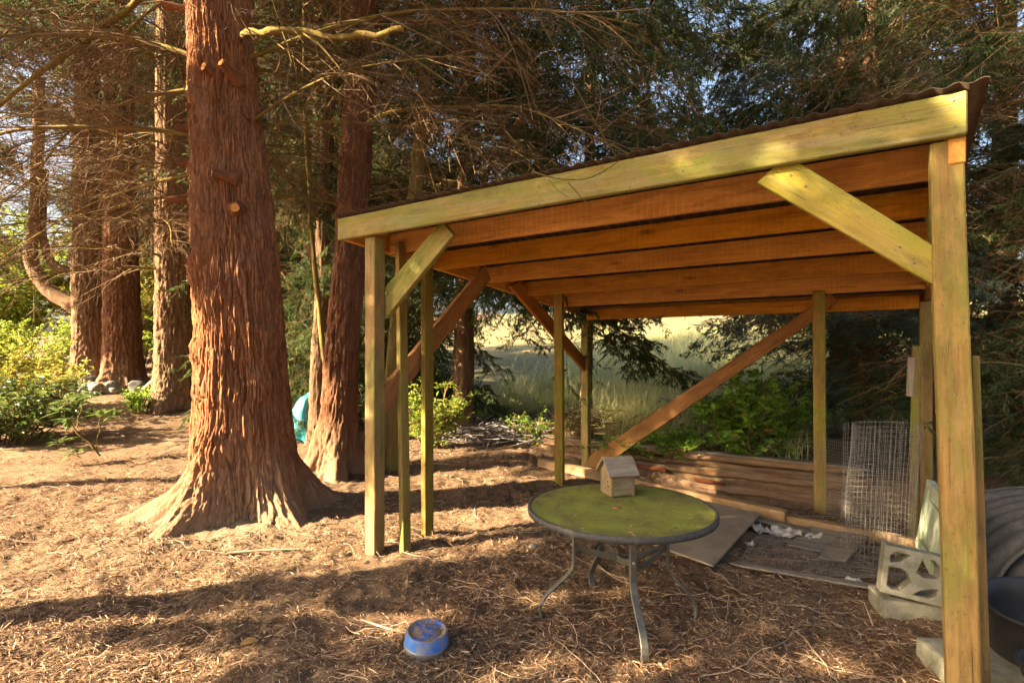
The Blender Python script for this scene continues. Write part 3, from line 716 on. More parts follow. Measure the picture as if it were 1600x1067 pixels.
# ------------------------------------------------------------------ small things at the left and back
def rock_mesh(seed, sx, sy, sz):
    bm = bmesh.new(); bmesh.ops.create_icosphere(bm, subdivisions=2, radius=1)
    for v in bm.verts:
        k = 1+.22*float(noise3(v.co.x*1.4+seed, v.co.y*1.4, v.co.z*1.4, seed)); v.co = Vector((v.co.x*sx*k, v.co.y*sy*k, v.co.z*sz*k))
    m = bm_mesh('river_stone', bm, True); m.materials.append(STONE); return m
rocks = [rock_mesh(i+1, *s) for i, s in enumerate(((.13, .1, .07), (.1, .09, .06), (.16, .12, .09), (.2, .16, .15)))]
random.seed(3)
for k in range(46):
    x = random.uniform(-10.4, -7.7); y = random.uniform(10.6, 11.4)+(x+9)*-.25
    if k < 4: x, y = [(-9.3, 11.1), (-8.0, 10.6), (-7.4, 10.6), (-8.7, 11.0)][k]
    o = link('river_stone', rocks[3 if k < 4 else k % 3], None); s = random.uniform(.6, 1.25); o.scale = (s, s, s)
    o.location = (x, y, gz1(x, y)+.03*s+(.08 if k < 4 else random.uniform(0, .09))); o.rotation_euler = (random.random(), random.random(), random.random()*6)
    lab = 'pale rounded stone in the pile at the foot of the left rear trunks'
    if k < 4: lab = ['large grey boulder left of the stone pile by the forked trunk', 'large greenish boulder in front of the red rear trunk', 'round boulder between the red rear trunk and the brown trunk', 'large boulder lying on top of the stone pile'][k]
    tag(o, lab, 'stone', 'stones at the foot of the left rear trunks')
def lay_stone(x, y, s, label):
    o = link('river_stone', rocks[1], None); o.location = (x, y, gz1(x, y)+.015*s); o.scale = (s, s, s); tag(o, label, 'stone')
lay_stone(.135, 3.45, .32, 'small pale stone lying on the needles left of the table')
lay_stone(-.06, 2.95, .16, 'tiny pebble on the needles left of the table')
lay_stone(.26, 2.36, .14, 'tiny pebble beside the left foot of the table')
V_, F_ = lathe([(.001, 0), (.16, 0), (.22, .3), (.235, .31), (.235, .36), (.21, .36), (.2, .3), (.001, .28)], 28)
o = link('clay_pot', mesh_np('clay_pot', V_, F_, True), TERRA); o.location = (-9.75, 11.75, gz1(-9.75, 11.75)-.02); tag(o, 'dark clay pot beside the forked trunk above the stones', 'plant pot')
# teal bag
bm = bmesh.new(); bmesh.ops.create_icosphere(bm, subdivisions=4, radius=1)
for v in bm.verts:
    k = 1+.16*float(fbm(v.co.x*1.8, v.co.y*1.8, v.co.z*1.8, 3, 4))+.05*float(abs(noise3(v.co.x*6, v.co.y*6, v.co.z*2, 5)))
    v.co = Vector((v.co.x*.20*k*(1-.25*v.co.z), v.co.y*.17*k, (v.co.z*.34*k)+.31))
o = link('plastic_bag', bm_mesh('plastic_bag', bm, True), TEAL); o.location = (-2.86, 7.3, gz1(-2.86, 7.3)+.02); o.rotation_euler = (0, R(10), 0)
tag(o, 'crumpled turquoise plastic bag between the big trunk and the thin trunk', 'bag')
o = board('wood_chunk', None, (-7.05, 10.2, gz1(-7.05, 10.2)+.1), (-6.75, 10.3, gz1(-7, 10.2)+.42), .2, .08, (1, -1, 0), W_GREY, .01, .01); tag(o, 'grey split board leaning at the foot of the brown trunk', 'board')
# ------------------------------------------------------------------ trees
def at(px, py, Y):
    """world point at depth Y for a line of sight measured on the 1600 px wide photograph"""
    return ((px-800)/837.4*Y, Y, 1.27-(py-546.9)/837.4*Y)
def trunk_mesh(name, base, cl, prof, zs, nth, amp, seed, freq=1.0, lobes=(5, .0), knots=(), roots=()):
    """cl [(z,x,y)] world centre line; prof [(z,R)] above ground; vertices relative to base"""
    cl = np.array(cl, float); prof = np.array(prof, float)
    zs = np.asarray(zs, float); zw = zs+base[2]
    cx = np.interp(zw, cl[:, 0], cl[:, 1])-base[0]; cy = np.interp(zw, cl[:, 0], cl[:, 2])-base[1]
    if len(cl) > 2:
        k = 9; pad = lambda a: np.convolve(np.pad(a, k, mode='edge'), np.ones(2*k+1)/(2*k+1), 'valid')
        cx, cy = pad(cx), pad(cy)
    Rz = np.interp(zs, prof[:, 0], prof[:, 1])
    th = np.arange(nth)/nth*2*np.pi
    T, Zg = np.meshgrid(th, zs); Rg = np.repeat(Rz[:, None], nth, 1)
    c, s = np.cos(T), np.sin(T)
    flare = smoothstep(.75, -.05, Zg)
    Rg = Rg*(1+flare*lobes[1]*(np.cos(lobes[0]*T+seed)*.6+noise3(c*2.1, s*2.1, Zg*1.5, seed)*1.2))
    for (ra, rm, rw) in roots:
        Rg = Rg*(1+rm*smoothstep(.50, -.08, Zg)**1.6*np.exp(-(np.angle(np.exp(1j*(T-ra)))/rw)**2))
    Rg = Rg*(1+.05*noise3(c*1.3, s*1.3, Zg*.9, seed+1))
    R0 = .36
    def worley(nu, fv, sd_, warp):
        u = T/(2*np.pi)*nu+warp*(noise3(c*4, s*4, Zg*2.6, sd_)+.5*noise3(c*9, s*9, Zg*7, sd_+1)); v = Zg*fv+.6*noise3(c*5, s*5, Zg*1.5, sd_+2)
        iu, iv = np.floor(u), np.floor(v); F1 = np.full(T.shape, 9.); F2 = F1.copy(); ID = np.zeros(T.shape); DV = np.zeros(T.shape)
        for du in (-1, 0, 1):
            for dv in (-1, 0, 1):
                cu, cv = iu+du, iv+dv; cm = np.mod(cu, nu)
                rx = .5+.42*_h(cm, cv, cm*0, sd_+5); ry = .5+.48*_h(cm, cv, cm*0, sd_+6); hh = _h(cm, cv, cm*0, sd_+7)
                q = np.hypot(cu+rx-u, (cv+ry-v)*.75); cl_ = q < F1
                F2 = np.where(cl_, F1, np.minimum(F2, q)); ID = np.where(cl_, hh, ID); DV = np.where(cl_, v-cv-ry, DV); F1 = np.where(cl_, q, F1)
        return F2-F1, ID, DV
    nu1 = max(12, int(58/freq)); e1, id1, dv1 = worley(nu1, 1.6*freq**.5, seed, .8)
    e2, id2, dv2 = worley(nu1*2, 4.2*freq**.5, seed+50, 1.0)
    fine = fbm(c*R0*75*freq, s*R0*75*freq, Zg*8+2*noise3(c*6, s*6, Zg*5, seed+12), 3, seed+4)
    d = -1.35*np.exp(-e1/.085)+.45*id1-.40*dv1-.75*np.exp(-e2/.10)+.28*id2-.28*dv2+(.34+.5*flare)*fine+1.1*flare*fbm(c*6, s*6, Zg*7, 3, seed+8)
    Rg = Rg+amp*d
    for (kz, ka, kr, kh) in knots:
        da = np.angle(np.exp(1j*(T-ka)))*R0; q = np.hypot(da, Zg-kz)/kr
        Rg = Rg+kh*(np.exp(-q*q*1.2)-.75*np.exp(-q*q*9))*(1+.5*noise3(c*18, s*18, Zg*18, seed+11))
    V = np.stack([cx[:, None]+Rg*c, cy[:, None]+Rg*s, Zg], -1).reshape(-1, 3)
    n = len(zs); i = np.arange(n*nth).reshape(n, nth); a = i[:-1]; b = np.roll(a, -1, 1); cc = i[1:]; dd_ = np.roll(cc, -1, 1)
    return mesh_np(name, V, np.stack([a, b, dd_, cc], -1).reshape(-1, 4), True)

def kids(P, n, lenf, ang, K, droop, rng, tmin=.12, up=0.15, tipw=1.0):
    """side shoots on polylines P (N,Kp,3)"""
    N_, Kp, _ = P.shape
    t = tmin+(1-tmin)*((np.arange(n)[None]+rng.random((N_, n)))/n); t = np.clip(t, 0, .999)
    f = t*(Kp-1); i = f.astype(int); fr = (f-i)[..., None]
    ar = np.arange(N_)[:, None]
    A, B = P[ar, i], P[ar, i+1]
    base = A+(B-A)*fr; tan = B-A; tan /= np.linalg.norm(tan, axis=2, keepdims=True)+1e-9
    plen = np.linalg.norm(np.diff(P, axis=1), axis=2).sum(1)[:, None]
    upv = np.array([0, 0, 1.]); lat = np.cross(tan, upv); lat /= np.linalg.norm(lat, axis=2, keepdims=True)+1e-9
    side = np.where((np.arange(n) % 2)[None] == 0, 1., -1.)*np.ones((N_, 1))
    a = np.radians(ang)*(1+.3*rng.standard_normal((N_, n)))
    d = tan*np.cos(a)[..., None]+lat*(side*np.sin(a))[..., None]+upv*(up*rng.standard_normal((N_, n)))[..., None]
    d /= np.linalg.norm(d, axis=2, keepdims=True)
    ln = plen*lenf*(1-.6*t*tipw)*rng.uniform(.55, 1.35, (N_, n))
    s = np.linspace(0, 1, K)
    Q = base[:, :, None]+d[:, :, None]*(s*1.0)[None, None, :, None]*ln[..., None, None]
    curl = rng.standard_normal((N_, n, 3))*.22; curl[..., 2] -= droop
    Q = Q+(curl*ln[..., None])[:, :, None]*(s**2)[None, None, :, None]
    Q = Q+tan[:, :, None]*(.18*ln[..., None, None])*(s**2)[None, None, :, None]
    return Q.reshape(N_*n, K, 3), ln.reshape(-1)
def proto(name, seed, kind, L=2.6, lift=.18, droop=.5, n2=34, n3=8, n4=5, big=1.):
    rng = np.random.default_rng(seed); A = Acc()
    K = 16; s = np.linspace(0, 1, K)
    P = np.zeros((1, K, 3)); P[0, :, 0] = L*s; P[0, :, 2] = L*(lift*s-droop*s*s); 
    P[0, :, 1] = .10*L*noise3(s*2.3, seed*1.7, 0, seed)*s; P[0, :, 2] += .05*L*noise3(s*2.6, seed*3.1, 5, seed)*s
    A.add(*tubes(P, np.linspace(.0165, .0035, K)[None], 6), 0)
    Q, l2 = kids(P, n2, .40, 58, 9, .18 if kind == 'bare' else .3, rng, .10, .22)
    A.add(*tubes(Q, np.linspace(1, .3, 9)[None]*(.0022+.0048*l2/l2.max())[:, None], 4), 0 if kind == 'mossy' else 1)
    T, l3 = kids(Q, n3, .36, 50, 6, .22, rng, .15, .3)
    A.add(*tubes(T, np.linspace(1, .45, 6)[None]*(.0016+.0016*l3/l3.max())[:, None], 3), 1)
    S4, l4 = kids(T, n4, .42, 48, 3, .2, rng, .12, .3)
    l4 = np.maximum(l4, .03)
    if kind == 'bare': A.add(*tubes(S4, np.linspace(1, .5, 3)[None]*np.full((len(S4), 1), .0013), 3), 1)
    if kind != 'bare':
        nl = {'cedar': 9, 'spruce': 9, 'brown': 2}[kind]
        Ll, ll = kids(S4, nl, .5, 42, 2, .3, rng, .0, .25, .3)
        D = Ll[:, 1]-Ll[:, 0]; D /= np.linalg.norm(D, axis=1, keepdims=True)+1e-9
        if kind == 'cedar': ln = rng.uniform(.018, .048, len(D))*big; w = ln*.12*big**.4; dr = .35
        elif kind == 'brown': ln = rng.uniform(.02, .05, len(D)); w = ln*.10; dr = .4
        else: ln = rng.uniform(.022, .040, len(D)); w = ln*.12; dr = .0
        V_, F_ = leafquads(Ll[:, 0], D, ln, w, rng, .25, dr); A.add(V_, F_, 2)
        # leafy cord of the twig itself
        Dt = S4[:, 2]-S4[:, 0]; ltw = np.linalg.norm(Dt, axis=1); Dt /= ltw[:, None]+1e-9
        V_, F_ = leafquads(S4[:, 0], Dt, ltw*1.15, np.maximum(ltw*.035, .0025), rng, .2, .1); A.add(V_, F_, 2)
    me = A.mesh(name, False)
    for m in (STEM, TWIG, {'cedar': L_CEDAR, 'spruce': L_SPRUCE, 'brown': L_BROWN}.get(kind, L_CEDAR)): me.materials.append(m)
    return me
PB = [proto('bare_branch', 100+i, 'bare', 2.6, .16+.1*(i % 3), .34+.14*(i % 2), 30, 6, 3) for i in range(5)]
PC = [proto('green_bough', 200+i, 'cedar', 2.4, .15+.1*(i % 2), .42+.1*(i % 3), 32, 8, 6) for i in range(5)]
PD = [proto('dense_bough', 250+i, 'cedar', 2.3, .15, .42, 32, 8, 6, 1.9) for i in range(3)]
PW = [proto('brown_bough', 300+i, 'brown', 2.5, .15, .4, 34, 9, 5) for i in range(3)]
PS = [proto('spruce_bough', 400+i, 'spruce', 2.0, .05, .22, 30, 7, 6) for i in range(3)]

def new_tree(name, label, cat, base, group=None):
    return tag(empty(name, base), label, cat, group)
def add_boughs(t, items):
    """items: (proto, name, z above base, azimuth deg, pitch deg, scale, centre offset (x,y), roll)"""
    for (me, nm, z, az, pitch, sc, off, roll) in items:
        o = link(nm, me, None, t)
        o.rotation_euler = (R(roll), R(-pitch), R(az)); o.location = (off[0], off[1], z); o.scale = (sc, sc, sc)
def cl_off(base, cl, z):
    c = np.array(cl, float); return (float(np.interp(z+base[2], c[:, 0], c[:, 1]))-base[0], float(np.interp(z+base[2], c[:, 0], c[:, 2]))-base[1])
rnd = random.Random(21)
def make_tree(name, label, base, cl, prof, mat, items_fn, seed, nth=72, top=11., zvis=6., dz=.02, amp=.014, freq=1.3, lobes=(5, .12), knots=(), cat='tree', group=None):
    base = (base[0], base[1], gz1(base[0], base[1])-.02)
    t = new_tree(name, label, cat, base, group)
    zs = np.concatenate([np.arange(-.15, zvis, dz), np.arange(zvis, top, .3)])
    tr = link('trunk', trunk_mesh('trunk', base, cl, prof, zs, nth, amp, seed, freq, lobes, knots), mat, t)
    rnd.seed(seed*31+7)
    if items_fn: add_boughs(t, items_fn(base, cl))
    return t, base
def ring(n, z0, z1, protos, nm, az=(0, 360), sc=(.8, 1.2), pitch=(-10, 12), zpow=1.0):
    def fn(base, cl):
        out = []
        for k in range(n):
            z = z0+(z1-z0)*((k+rnd.random())/n)**zpow
            a = rnd.uniform(*az); out.append((rnd.choice(protos), nm, z, a, rnd.uniform(*pitch), rnd.uniform(*sc), cl_off(base, cl, z), rnd.uniform(-25, 25)))
        return out
    return fn
def rings(*fs):
    def fn(base, cl):
        out = []
        for f in fs: out += f(base, cl)
        return out
    return fn

# --- the big tree
cl = [(-.3, -2.06, 4.15), (.5, -2.07, 4.15), (1.5, -2.105, 4.15), (2.6, -2.17, 4.14), (3.5, -2.23, 4.13), (16, -2.9, 4.1)]
prof = [(-.3, .74), (-.1, .63), (.02, .535), (.12, .475), (.25, .425), (.45, .382), (.75, .348), (1.1, .325), (1.6, .312), (2.2, .285), (3., .248), (3.6, .228), (8, .17), (16, .05)]
base = (-2.08, 4.15, gz1(-2.08, 4.15)-.08)
MT = new_tree('redwood_tree', 'huge red-barked conifer trunk with flared base and sawn branch stubs', 'tree', base)
kn = [(z_, R(a_), .05+.02*((k_*7) % 3), .028+.006*(k_ % 3)) for k_, (z_, a_) in enumerate([(2.62, 215), (2.42, 222), (3.2, 232), (2.78, 300), (1.62, 262), (1.28, 215), (2.95, 285), (.95, 285), (1.9, 305), (2.25, 205), (3.4, 262), (.62, 268)])]+[(1.85, R(225), .10, .035), (1.72, R(285), .13, .03), (1.5, R(300), .10, .035), (1.0, R(235), .12, .035), (1.05, R(320), .09, .03), (2.85, R(250), .12, .04), (3.05, R(245), .10, .04), (2.35, R(240), .1, .03), (2.15, R(320), .11, .03), (.75, R(300), .1, .02), (1.35, R(320), .12, .035), (2.55, R(275), .10, .03), (.55, R(240), .14, .03), (2.0, R(235), .08, .03)]
zs = np.concatenate([np.arange(-.25, 4.3, .0085), np.arange(4.3, 15.5, .25)])
link('trunk', trunk_mesh('trunk', base, cl, prof, zs, 520, .018, 3, 1.0, (5, .2), kn, [(R(203), .62, .26), (R(248), .22, .18), (R(325), .16, .22), (R(285), .16, .16), (R(20), .15, .3), (R(120), .4, .3)]), BARK_MAIN, MT)
def stub(tree, base, p, d, ln, r, name='branch_stub', mat=BARK_STUB):
    d = Vector(d).normalized(); n = 14; A = Acc()
    prof_ = [(r*2.1, -.06), (r*1.5, -.015), (r*1.12, .02), (r*.98, .05), (r*.9, ln)]
    V_, F_ = lathe(prof_, n); q_ = 1+.16*noise3(V_[:, 0]*45+ln*900, V_[:, 1]*45, V_[:, 2]*25, 3); V_[:, 0] *= q_; V_[:, 1] *= q_; V_[-n:, 2] += .35*V_[-n:, 0]+.006*noise3(V_[-n:, 0]*200, V_[-n:, 1]*200, 0, 4); A.add(V_, F_, 0)
    c = np.vstack([[[0, 0, ln+.001]], V_[-n:]]); f = np.array([[0, i+1, (i+1) % n+1] for i in range(n)]); A.add(c, f, 1)
    me = A.mesh(name, True); me.materials.append(mat); me.materials.append(W_CUT)
    o = link(name, me, None, tree); o.rotation_euler = d.to_track_quat('Z', 'Y').to_euler(); o.location = Vector(p)-Vector(base)
for (px, py, Y, d, ln, r) in [(338, 120, 3.95, (-.3, -1, .15), .10, .03), (362, 117, 3.92, (-.15, -1, .3), .10, .028), (318, 172, 3.99, (-.9, -.9, -.05), .10, .026), (302, 200, 4.1, (-1, -.3, -.1), .10, .022), (302, 256, 4.1, (-1, -.3, 0), .09, .022), (352, 275, 3.88, (-.8, -1, 0), .08, .026), (305, 308, 4.08, (-1, -.35, -.22), .16, .022), (304, 18, 4.1, (-1, -.3, .05), .18, .028), (368, 326, 3.88, (.4, -1, -.1), .05, .03), (300, 410, 4.0, (-.8, -.9, 0), .03, .03)]:
    stub(MT, base, at(px, py, Y), d, ln*1.15, r*1.15)
# metal spike
A = Acc(); A.add(*tubes(np.array([[at(300, 334, 4.05), at(285, 333, 3.98), at(268, 332, 3.92)]]), np.array([[.011, .011, .009]]), 8))
tag(link('metal_spike', A.mesh('metal_spike', True), STEEL), 'short grey metal spike driven into the left side of the big trunk', 'spike')
# mossy limb with a sawn end
def limb(tree, base, pts, r0, r1, name='limb', mat=LIMB, cut=True, seg=26):
    P = np.array(pts, float); t = np.linspace(0, len(P)-1, seg)
    Q = np.stack([np.interp(t, np.arange(len(P)), P[:, k]) for k in range(3)], 1)
    k = 2; Q = np.stack([np.convolve(np.pad(Q[:, j], k, mode='edge'), np.ones(2*k+1)/(2*k+1), 'valid') for j in range(3)], 1)
    Q += .012*np.stack([noise3(t*1.9, j*7.3, 0, 4) for j in range(3)], 1)
    rr = np.linspace(r0, r1, seg)*(1+(.05 if r0 > .05 else .16)*noise3(t*3, 0, 0, 5)+(.03 if r0 > .05 else .10)*noise3(t*9, 3, 0, 6)); S = 12
    Q += np.linspace(.3, 1, seg)[:, None]*min(r0, .035)*.8*np.stack([noise3(t*2.7, j*5.1, 2, 7) for j in range(3)], 1)
    V_, F_ = tubes(Q[None], rr[None], S); A = Acc(); A.add(V_, F_, 0)
    n = S; c = np.vstack([[Q[-1]], V_[-S:]]); A.add(c, np.array([[0, i+1, (i+1) % n+1] for i in range(n)]), 1)
    A.V = [v-np.array(base) for v in A.V]; me = A.mesh(name, True); me.materials.append(mat); me.materials.append(W_CUT if cut else mat)
    return link(name, me, None, tree)
limb(MT, base, [at(372, 60, 4.05), at(400, 48, 3.84), at(450, 46, 3.80), at(500, 52, 3.78), at(560, 62, 3.7), at(640, 46, 3.6)], .027, .020)
for (p0_, p1_, p2_) in [((470, 48, 3.78), (520, 90, 3.6), (560, 150, 3.5)), ((520, 55, 3.75), (580, 30, 3.9), (650, -20, 4.1)), ((575, 62, 3.7), (640, 85, 3.6), (720, 140, 3.5)), ((440, 47, 3.8), (455, 90, 3.7), (450, 140, 3.6))]:
    limb(MT, base, [at(*p0_), at(*p1_), at(*p2_)], .009, .003, 'twig', STEM, False, 14)
limb(MT, base, [at(300, -60, 4.1), at(200, 8, 4.3), at(120, 75, 4.5), at(40, 125, 4.7), (-4.9, 4.9, 3.3)], .032, .016, 'limb', STEM, False)
rnd.seed(5)
items = rings(ring(13, 2.5, 5.6, PB, 'branch', (60, 200), (.8, 1.3), (-8, 15)), ring(12, 2.7, 6.0, PB, 'branch', (-15, 60), (.8, 1.3), (-8, 15)),
              ring(6, 4.6, 8.5, PB, 'branch', (0, 180), (.9, 1.4), (-5, 15)), ring(10, 7, 14, PC, 'bough', (0, 360), (.8, 1.4), (-10, 10)))(base, cl)
add_boughs(MT, items)

# --- trees right of the big trunk
cl = [(-.3, *at(516, 735, 5.45)[:2]), (.6, *at(530, 640, 5.45)[:2]), (1.2, *at(534, 560, 5.45)[:2]), (2.2, *at(546, 400, 5.45)[:2]), (3.2, *at(556, 250, 5.45)[:2]), (4.8, *at(570, 0, 5.45)[:2]), (12, -1.2, 5.5)]
make_tree('conifer_tree', 'reddish leaning conifer trunk just left of the shelter front post', (cl[0][1], 5.45), cl, [(-.2, .40), (0, .34), (.25, .24), (.6, .185), (1.5, .165), (4.8, .145), (12, .05)], BARK_A,
          rings(ring(18, 2.7, 6.5, PB, 'branch', (-60, 240), (.7, 1.15), (-12, 12)), ring(5, 3.8, 8, PC, 'bough', (-60, 150), (.8, 1.2))), 5, 120, zvis=5.2, dz=.014, amp=.014, freq=1.6, lobes=(4, .28))
cl = [(-.3, *at(499, 690, 7.2)[:2]), (.8, *at(497, 600, 7.2)[:2]), (2.0, *at(505, 450, 7.2)[:2]), (3.0, *at(505, 350, 7.2)[:2]), (5.5, *at(518, 60, 7.2)[:2]), (11, -2.2, 7.2)]
make_tree('conifer_tree', 'thin grey-brown trunk between the big trunk and the leaning one', (cl[0][1], 7.2), cl, [(-.2, .18), (0, .16), (.4, .125), (2, .10), (5.5, .08), (11, .03)], BARK_DK,
          rings(ring(10, 2.6, 7.5, PB, 'branch', (0, 360), (.7, 1.1)), ring(10, 4, 10, PC, 'bough', (0, 360), (.8, 1.1))), 6, 64, zvis=6, dz=.03, amp=.010, freq=2.2)
cl = [(-.3, *at(611, 752, 5.7)[:2]), (.8, *at(612, 620, 5.7)[:2]), (2.3, *at(632, 400, 5.7)[:2]), (3.0, *at(650, 300, 5.7)[:2]), (4.8, *at(674, 40, 5.7)[:2]), (10, -.55, 5.8)]
make_tree('conifer_tree', 'slim sunlit trunk rising behind the left posts of the shelter', (cl[0][1], 5.7), cl, [(-.2, .17), (0, .14), (.4, .10), (2, .082), (4.8, .068), (10, .02)], BARK_SAP,
          rings(ring(13, 2.6, 6.5, PB, 'branch', (-80, 120), (.7, 1.15), (-14, 8)), ring(5, 3.6, 7, PC, 'bough', (-60, 120), (.8, 1.2))), 7, 64, zvis=5.2, dz=.02, amp=.008, freq=2.2)
sp = new_tree('sapling', 'thin yellowish bare sapling stem curving up beside the thin trunk', 'tree', (*at(513, 655, 6.3)[:2], 0))
limb(sp, (*at(513, 655, 6.3)[:2], 0), [(at(514, 700, 6.3)[0], 6.3, -.05), at(511, 600, 6.3), at(500, 480, 6.3), at(488, 380, 6.3), at(482, 250, 6.3), at(476, 100, 6.3), at(473, -60, 6.3)], .034, .02, 'stem', BARK_SAP, False, 40)
st = new_tree('tree_stump', 'short broken stump between the leaning trunk and the shelter post', 'stump', (-1.60, 5.62, gz1(-1.6, 5.6)))
limb(st, (-1.60, 5.62, gz1(-1.6, 5.6)), [(-1.60, 5.62, -.1), (-1.58, 5.6, .2), (-1.56, 5.58, .47)], .085, .075, 'stump', BARK_A, True, 14)

# --- left rear trunks
def left_tree(px, py0, Y, r, label, mat, seed, top_px, items, lob=(5, .15), pyt=350, knots=()):
    b = at(px, py0, Y); tp = at(top_px, pyt, Y)
    cl = [(-.5, b[0], Y), (b[2], b[0], Y), (tp[2], tp[0], Y), (14, tp[0]+(tp[0]-b[0])*1.5, Y)]
    return make_tree('conifer_tree', label, (b[0], Y), cl, [(-.5, r*1.6), (0, r*1.45), (.3, r*1.15), (.8, r*1.02), (3, r*.92), (14, r*.3)], mat, items, seed, 110, zvis=4.6, dz=.022, amp=.022, freq=1.05, lobes=lob, group='trunks of the left rear tree row', knots=knots)
left_tree(272, 652, 9.4, .28, 'brown trunk with ivy at its foot, right of the stones', BARK_D, 8, 268, rings(ring(26, 2.4, 7.5, PB, 'branch', (0, 360), (.8, 1.3), (-15, 12)), ring(8, 6.0, 12, PC, 'bough', (0, 360), (.9, 1.4))))
left_tree(192, 610, 11.2, .34, 'straight reddish trunk in the middle of the left rear row', BARK_A, 9, 188, rings(ring(26, 2.9, 8.5, PB, 'branch', (0, 360), (.9, 1.4), (-15, 12)), ring(8, 6.2, 13, PC, 'bough', (0, 360), (.9, 1.4))))
ft, fb = left_tree(143, 602, 11.8, .33, 'forked trunk with two upturned curved limbs on its left', BARK_D, 10, 138, rings(ring(26, 3.0, 9, PB, 'branch', (0, 360), (.9, 1.4), (-15, 12)), ring(8, 6.2, 13, PC, 'bough', (0, 360), (.9, 1.4))))
limb(ft, fb, [at(152, 482, 11.8), at(128, 480, 11.75), at(104, 472, 11.7), at(80, 458, 11.7), at(58, 432, 11.7), at(47, 400, 11.7), at(50, 360, 11.7), at(60, 280, 11.7), at(64, 100, 11.7)], .17, .10, 'curved_limb', BARK_D, False, 40)
limb(ft, fb, [at(150, 428, 11.9), at(128, 427, 11.9), at(105, 424, 11.9), at(84, 415, 11.9), at(72, 395, 11.9), at(66, 360, 11.9), at(68, 250, 11.9)], .11, .07, 'curved_limb', BARK_D, False, 30)

# --- cedars behind the shelter, background row, right side
def simple_tree(name, label, x, y, r, h, items, mat=BARK_DK, seed=20, group='conifers behind the shelter and trunks'):
    cl = [(-.5, x, y), (h, x+.2, y)]
    return make_tree(name, label, (x, y), cl, [(-.3, r*1.4), (0, r*1.25), (.4, r), (h*.5, r*.7), (h, r*.15)], mat, items, seed, 32, top=h, zvis=2.5, dz=.06, amp=.012, freq=2, group=group)
simple_tree('cedar_tree', 'green cedar whose drooping boughs hang behind the shelter left wall', -.75, 8.0, .16, 12,
            rings(ring(7, 2.1, 3.4, PC, 'bough', (-45, 25), (.85, 1.3), (-4, 10)), ring(10, 1.6, 4, PC, 'bough', (75, 300), (.7, 1.1), (-12, 8)), ring(14, 3.6, 8.5, PC, 'bough', (0, 360), (.9, 1.35), (-14, 10)), ring(12, 2.8, 8, PB, 'branch', (0, 360), (.9, 1.3))), seed=21)
simple_tree('cedar_tree', 'tall dark cedar behind the middle of the shelter roof', 1.29, 9.4, .11, 14,
            rings(ring(5, 2.3, 3.2, PW, 'dry_bough', (200, 330), (.7, 1.0), (-2, 10)), ring(8, 2.5, 3.3, PC, 'bough', (-60, 240), (.7, 1.0), (0, 12)), ring(25, 3.4, 9, PC, 'bough', (0, 360), (.9, 1.4), (-14, 10)), ring(8, 3.2, 9, PB, 'branch', (0, 360), (.9, 1.3))), seed=22)
simple_tree('cedar_tree', 'dark cedar above the right end of the shelter roof', 5.4, 8.8, .2, 13,
            rings(ring(27, 3.0, 10, PC, 'bough', (0, 360), (1.0, 1.5), (-14, 10)), ring(10, 2.4, 8, PB, 'branch', (0, 360), (.9, 1.4))), seed=23)
simple_tree('cedar_tree', 'brown-branched cedar filling the right edge beyond the right post', 5.8, 5.4, .2, 13,
            rings(ring(28, .5, 5, PB, 'branch', (90, 300), (.8, 1.2), (-12, 10)), ring(6, .8, 3.2, PW, 'dry_bough', (90, 300), (.8, 1.1), (-12, 8)), ring(12, 3.0, 9, PC, 'bough', (0, 360), (1, 1.4)), ring(16, .5, 3.2, PC, 'bough', (100, 290), (.7, 1.1))), seed=24)
simple_tree('spruce_tree', 'blue-green spruce with low boughs behind the shelter right rear post', 4.5, 6.9, .14, 9,
            rings(ring(20, .5, 3.0, PS, 'bough', (110, 330), (.7, 1.1), (-10, 8)), ring(14, 2.5, 7, PS, 'bough', (0, 360), (.7, 1.0)), ring(6, .4, 2.6, PB, 'branch', (100, 300), (.6, 1.0))), seed=25)
bg = [(-5.6, 13.0, 'dark cedar seen between the big trunk and the thin trunk', .9, 6.5, 32), (-7.0, 15.5, 'cedar behind the brown left rear trunk', 3.8, 12, 28), (-3.7, 10.0, 'cedar behind the leaning reddish trunk', .9, 5.0, 24), (-11.5, 17.5, 'cedar behind the forked trunk', 3.6, 13, 30),
      (-15.5, 15.5, 'cedar at the far left edge', 3.6, 12, 18), (8.2, 9.0, 'cedar at the far right behind the brown-branched cedar', .8, 11, 26), (-9.4, 20, 'far cedar between the left rear trunks', 3.5, 14, 26), (-6.0, 18.5, 'far cedar behind the big trunk', 1.5, 12, 30), (-13.5, 22.5, 'farthest cedar at the left', 5.5, 15, 26)]
AZ = {0: (-40, 140), 2: (-75, 100)}
for k, (x, y, lab, low, hi, nb) in enumerate(bg):
    simple_tree('cedar_tree', lab, x, y, .2, 15, rings(ring(nb, low, hi, PC, 'bough', AZ.get(k, (0, 360)), (1.0, 1.6), (-14, 10)), ring(7, max(low, 2), 9, PB, 'branch', AZ.get(k, (0, 360)), (1.0, 1.6))), seed=30+k)
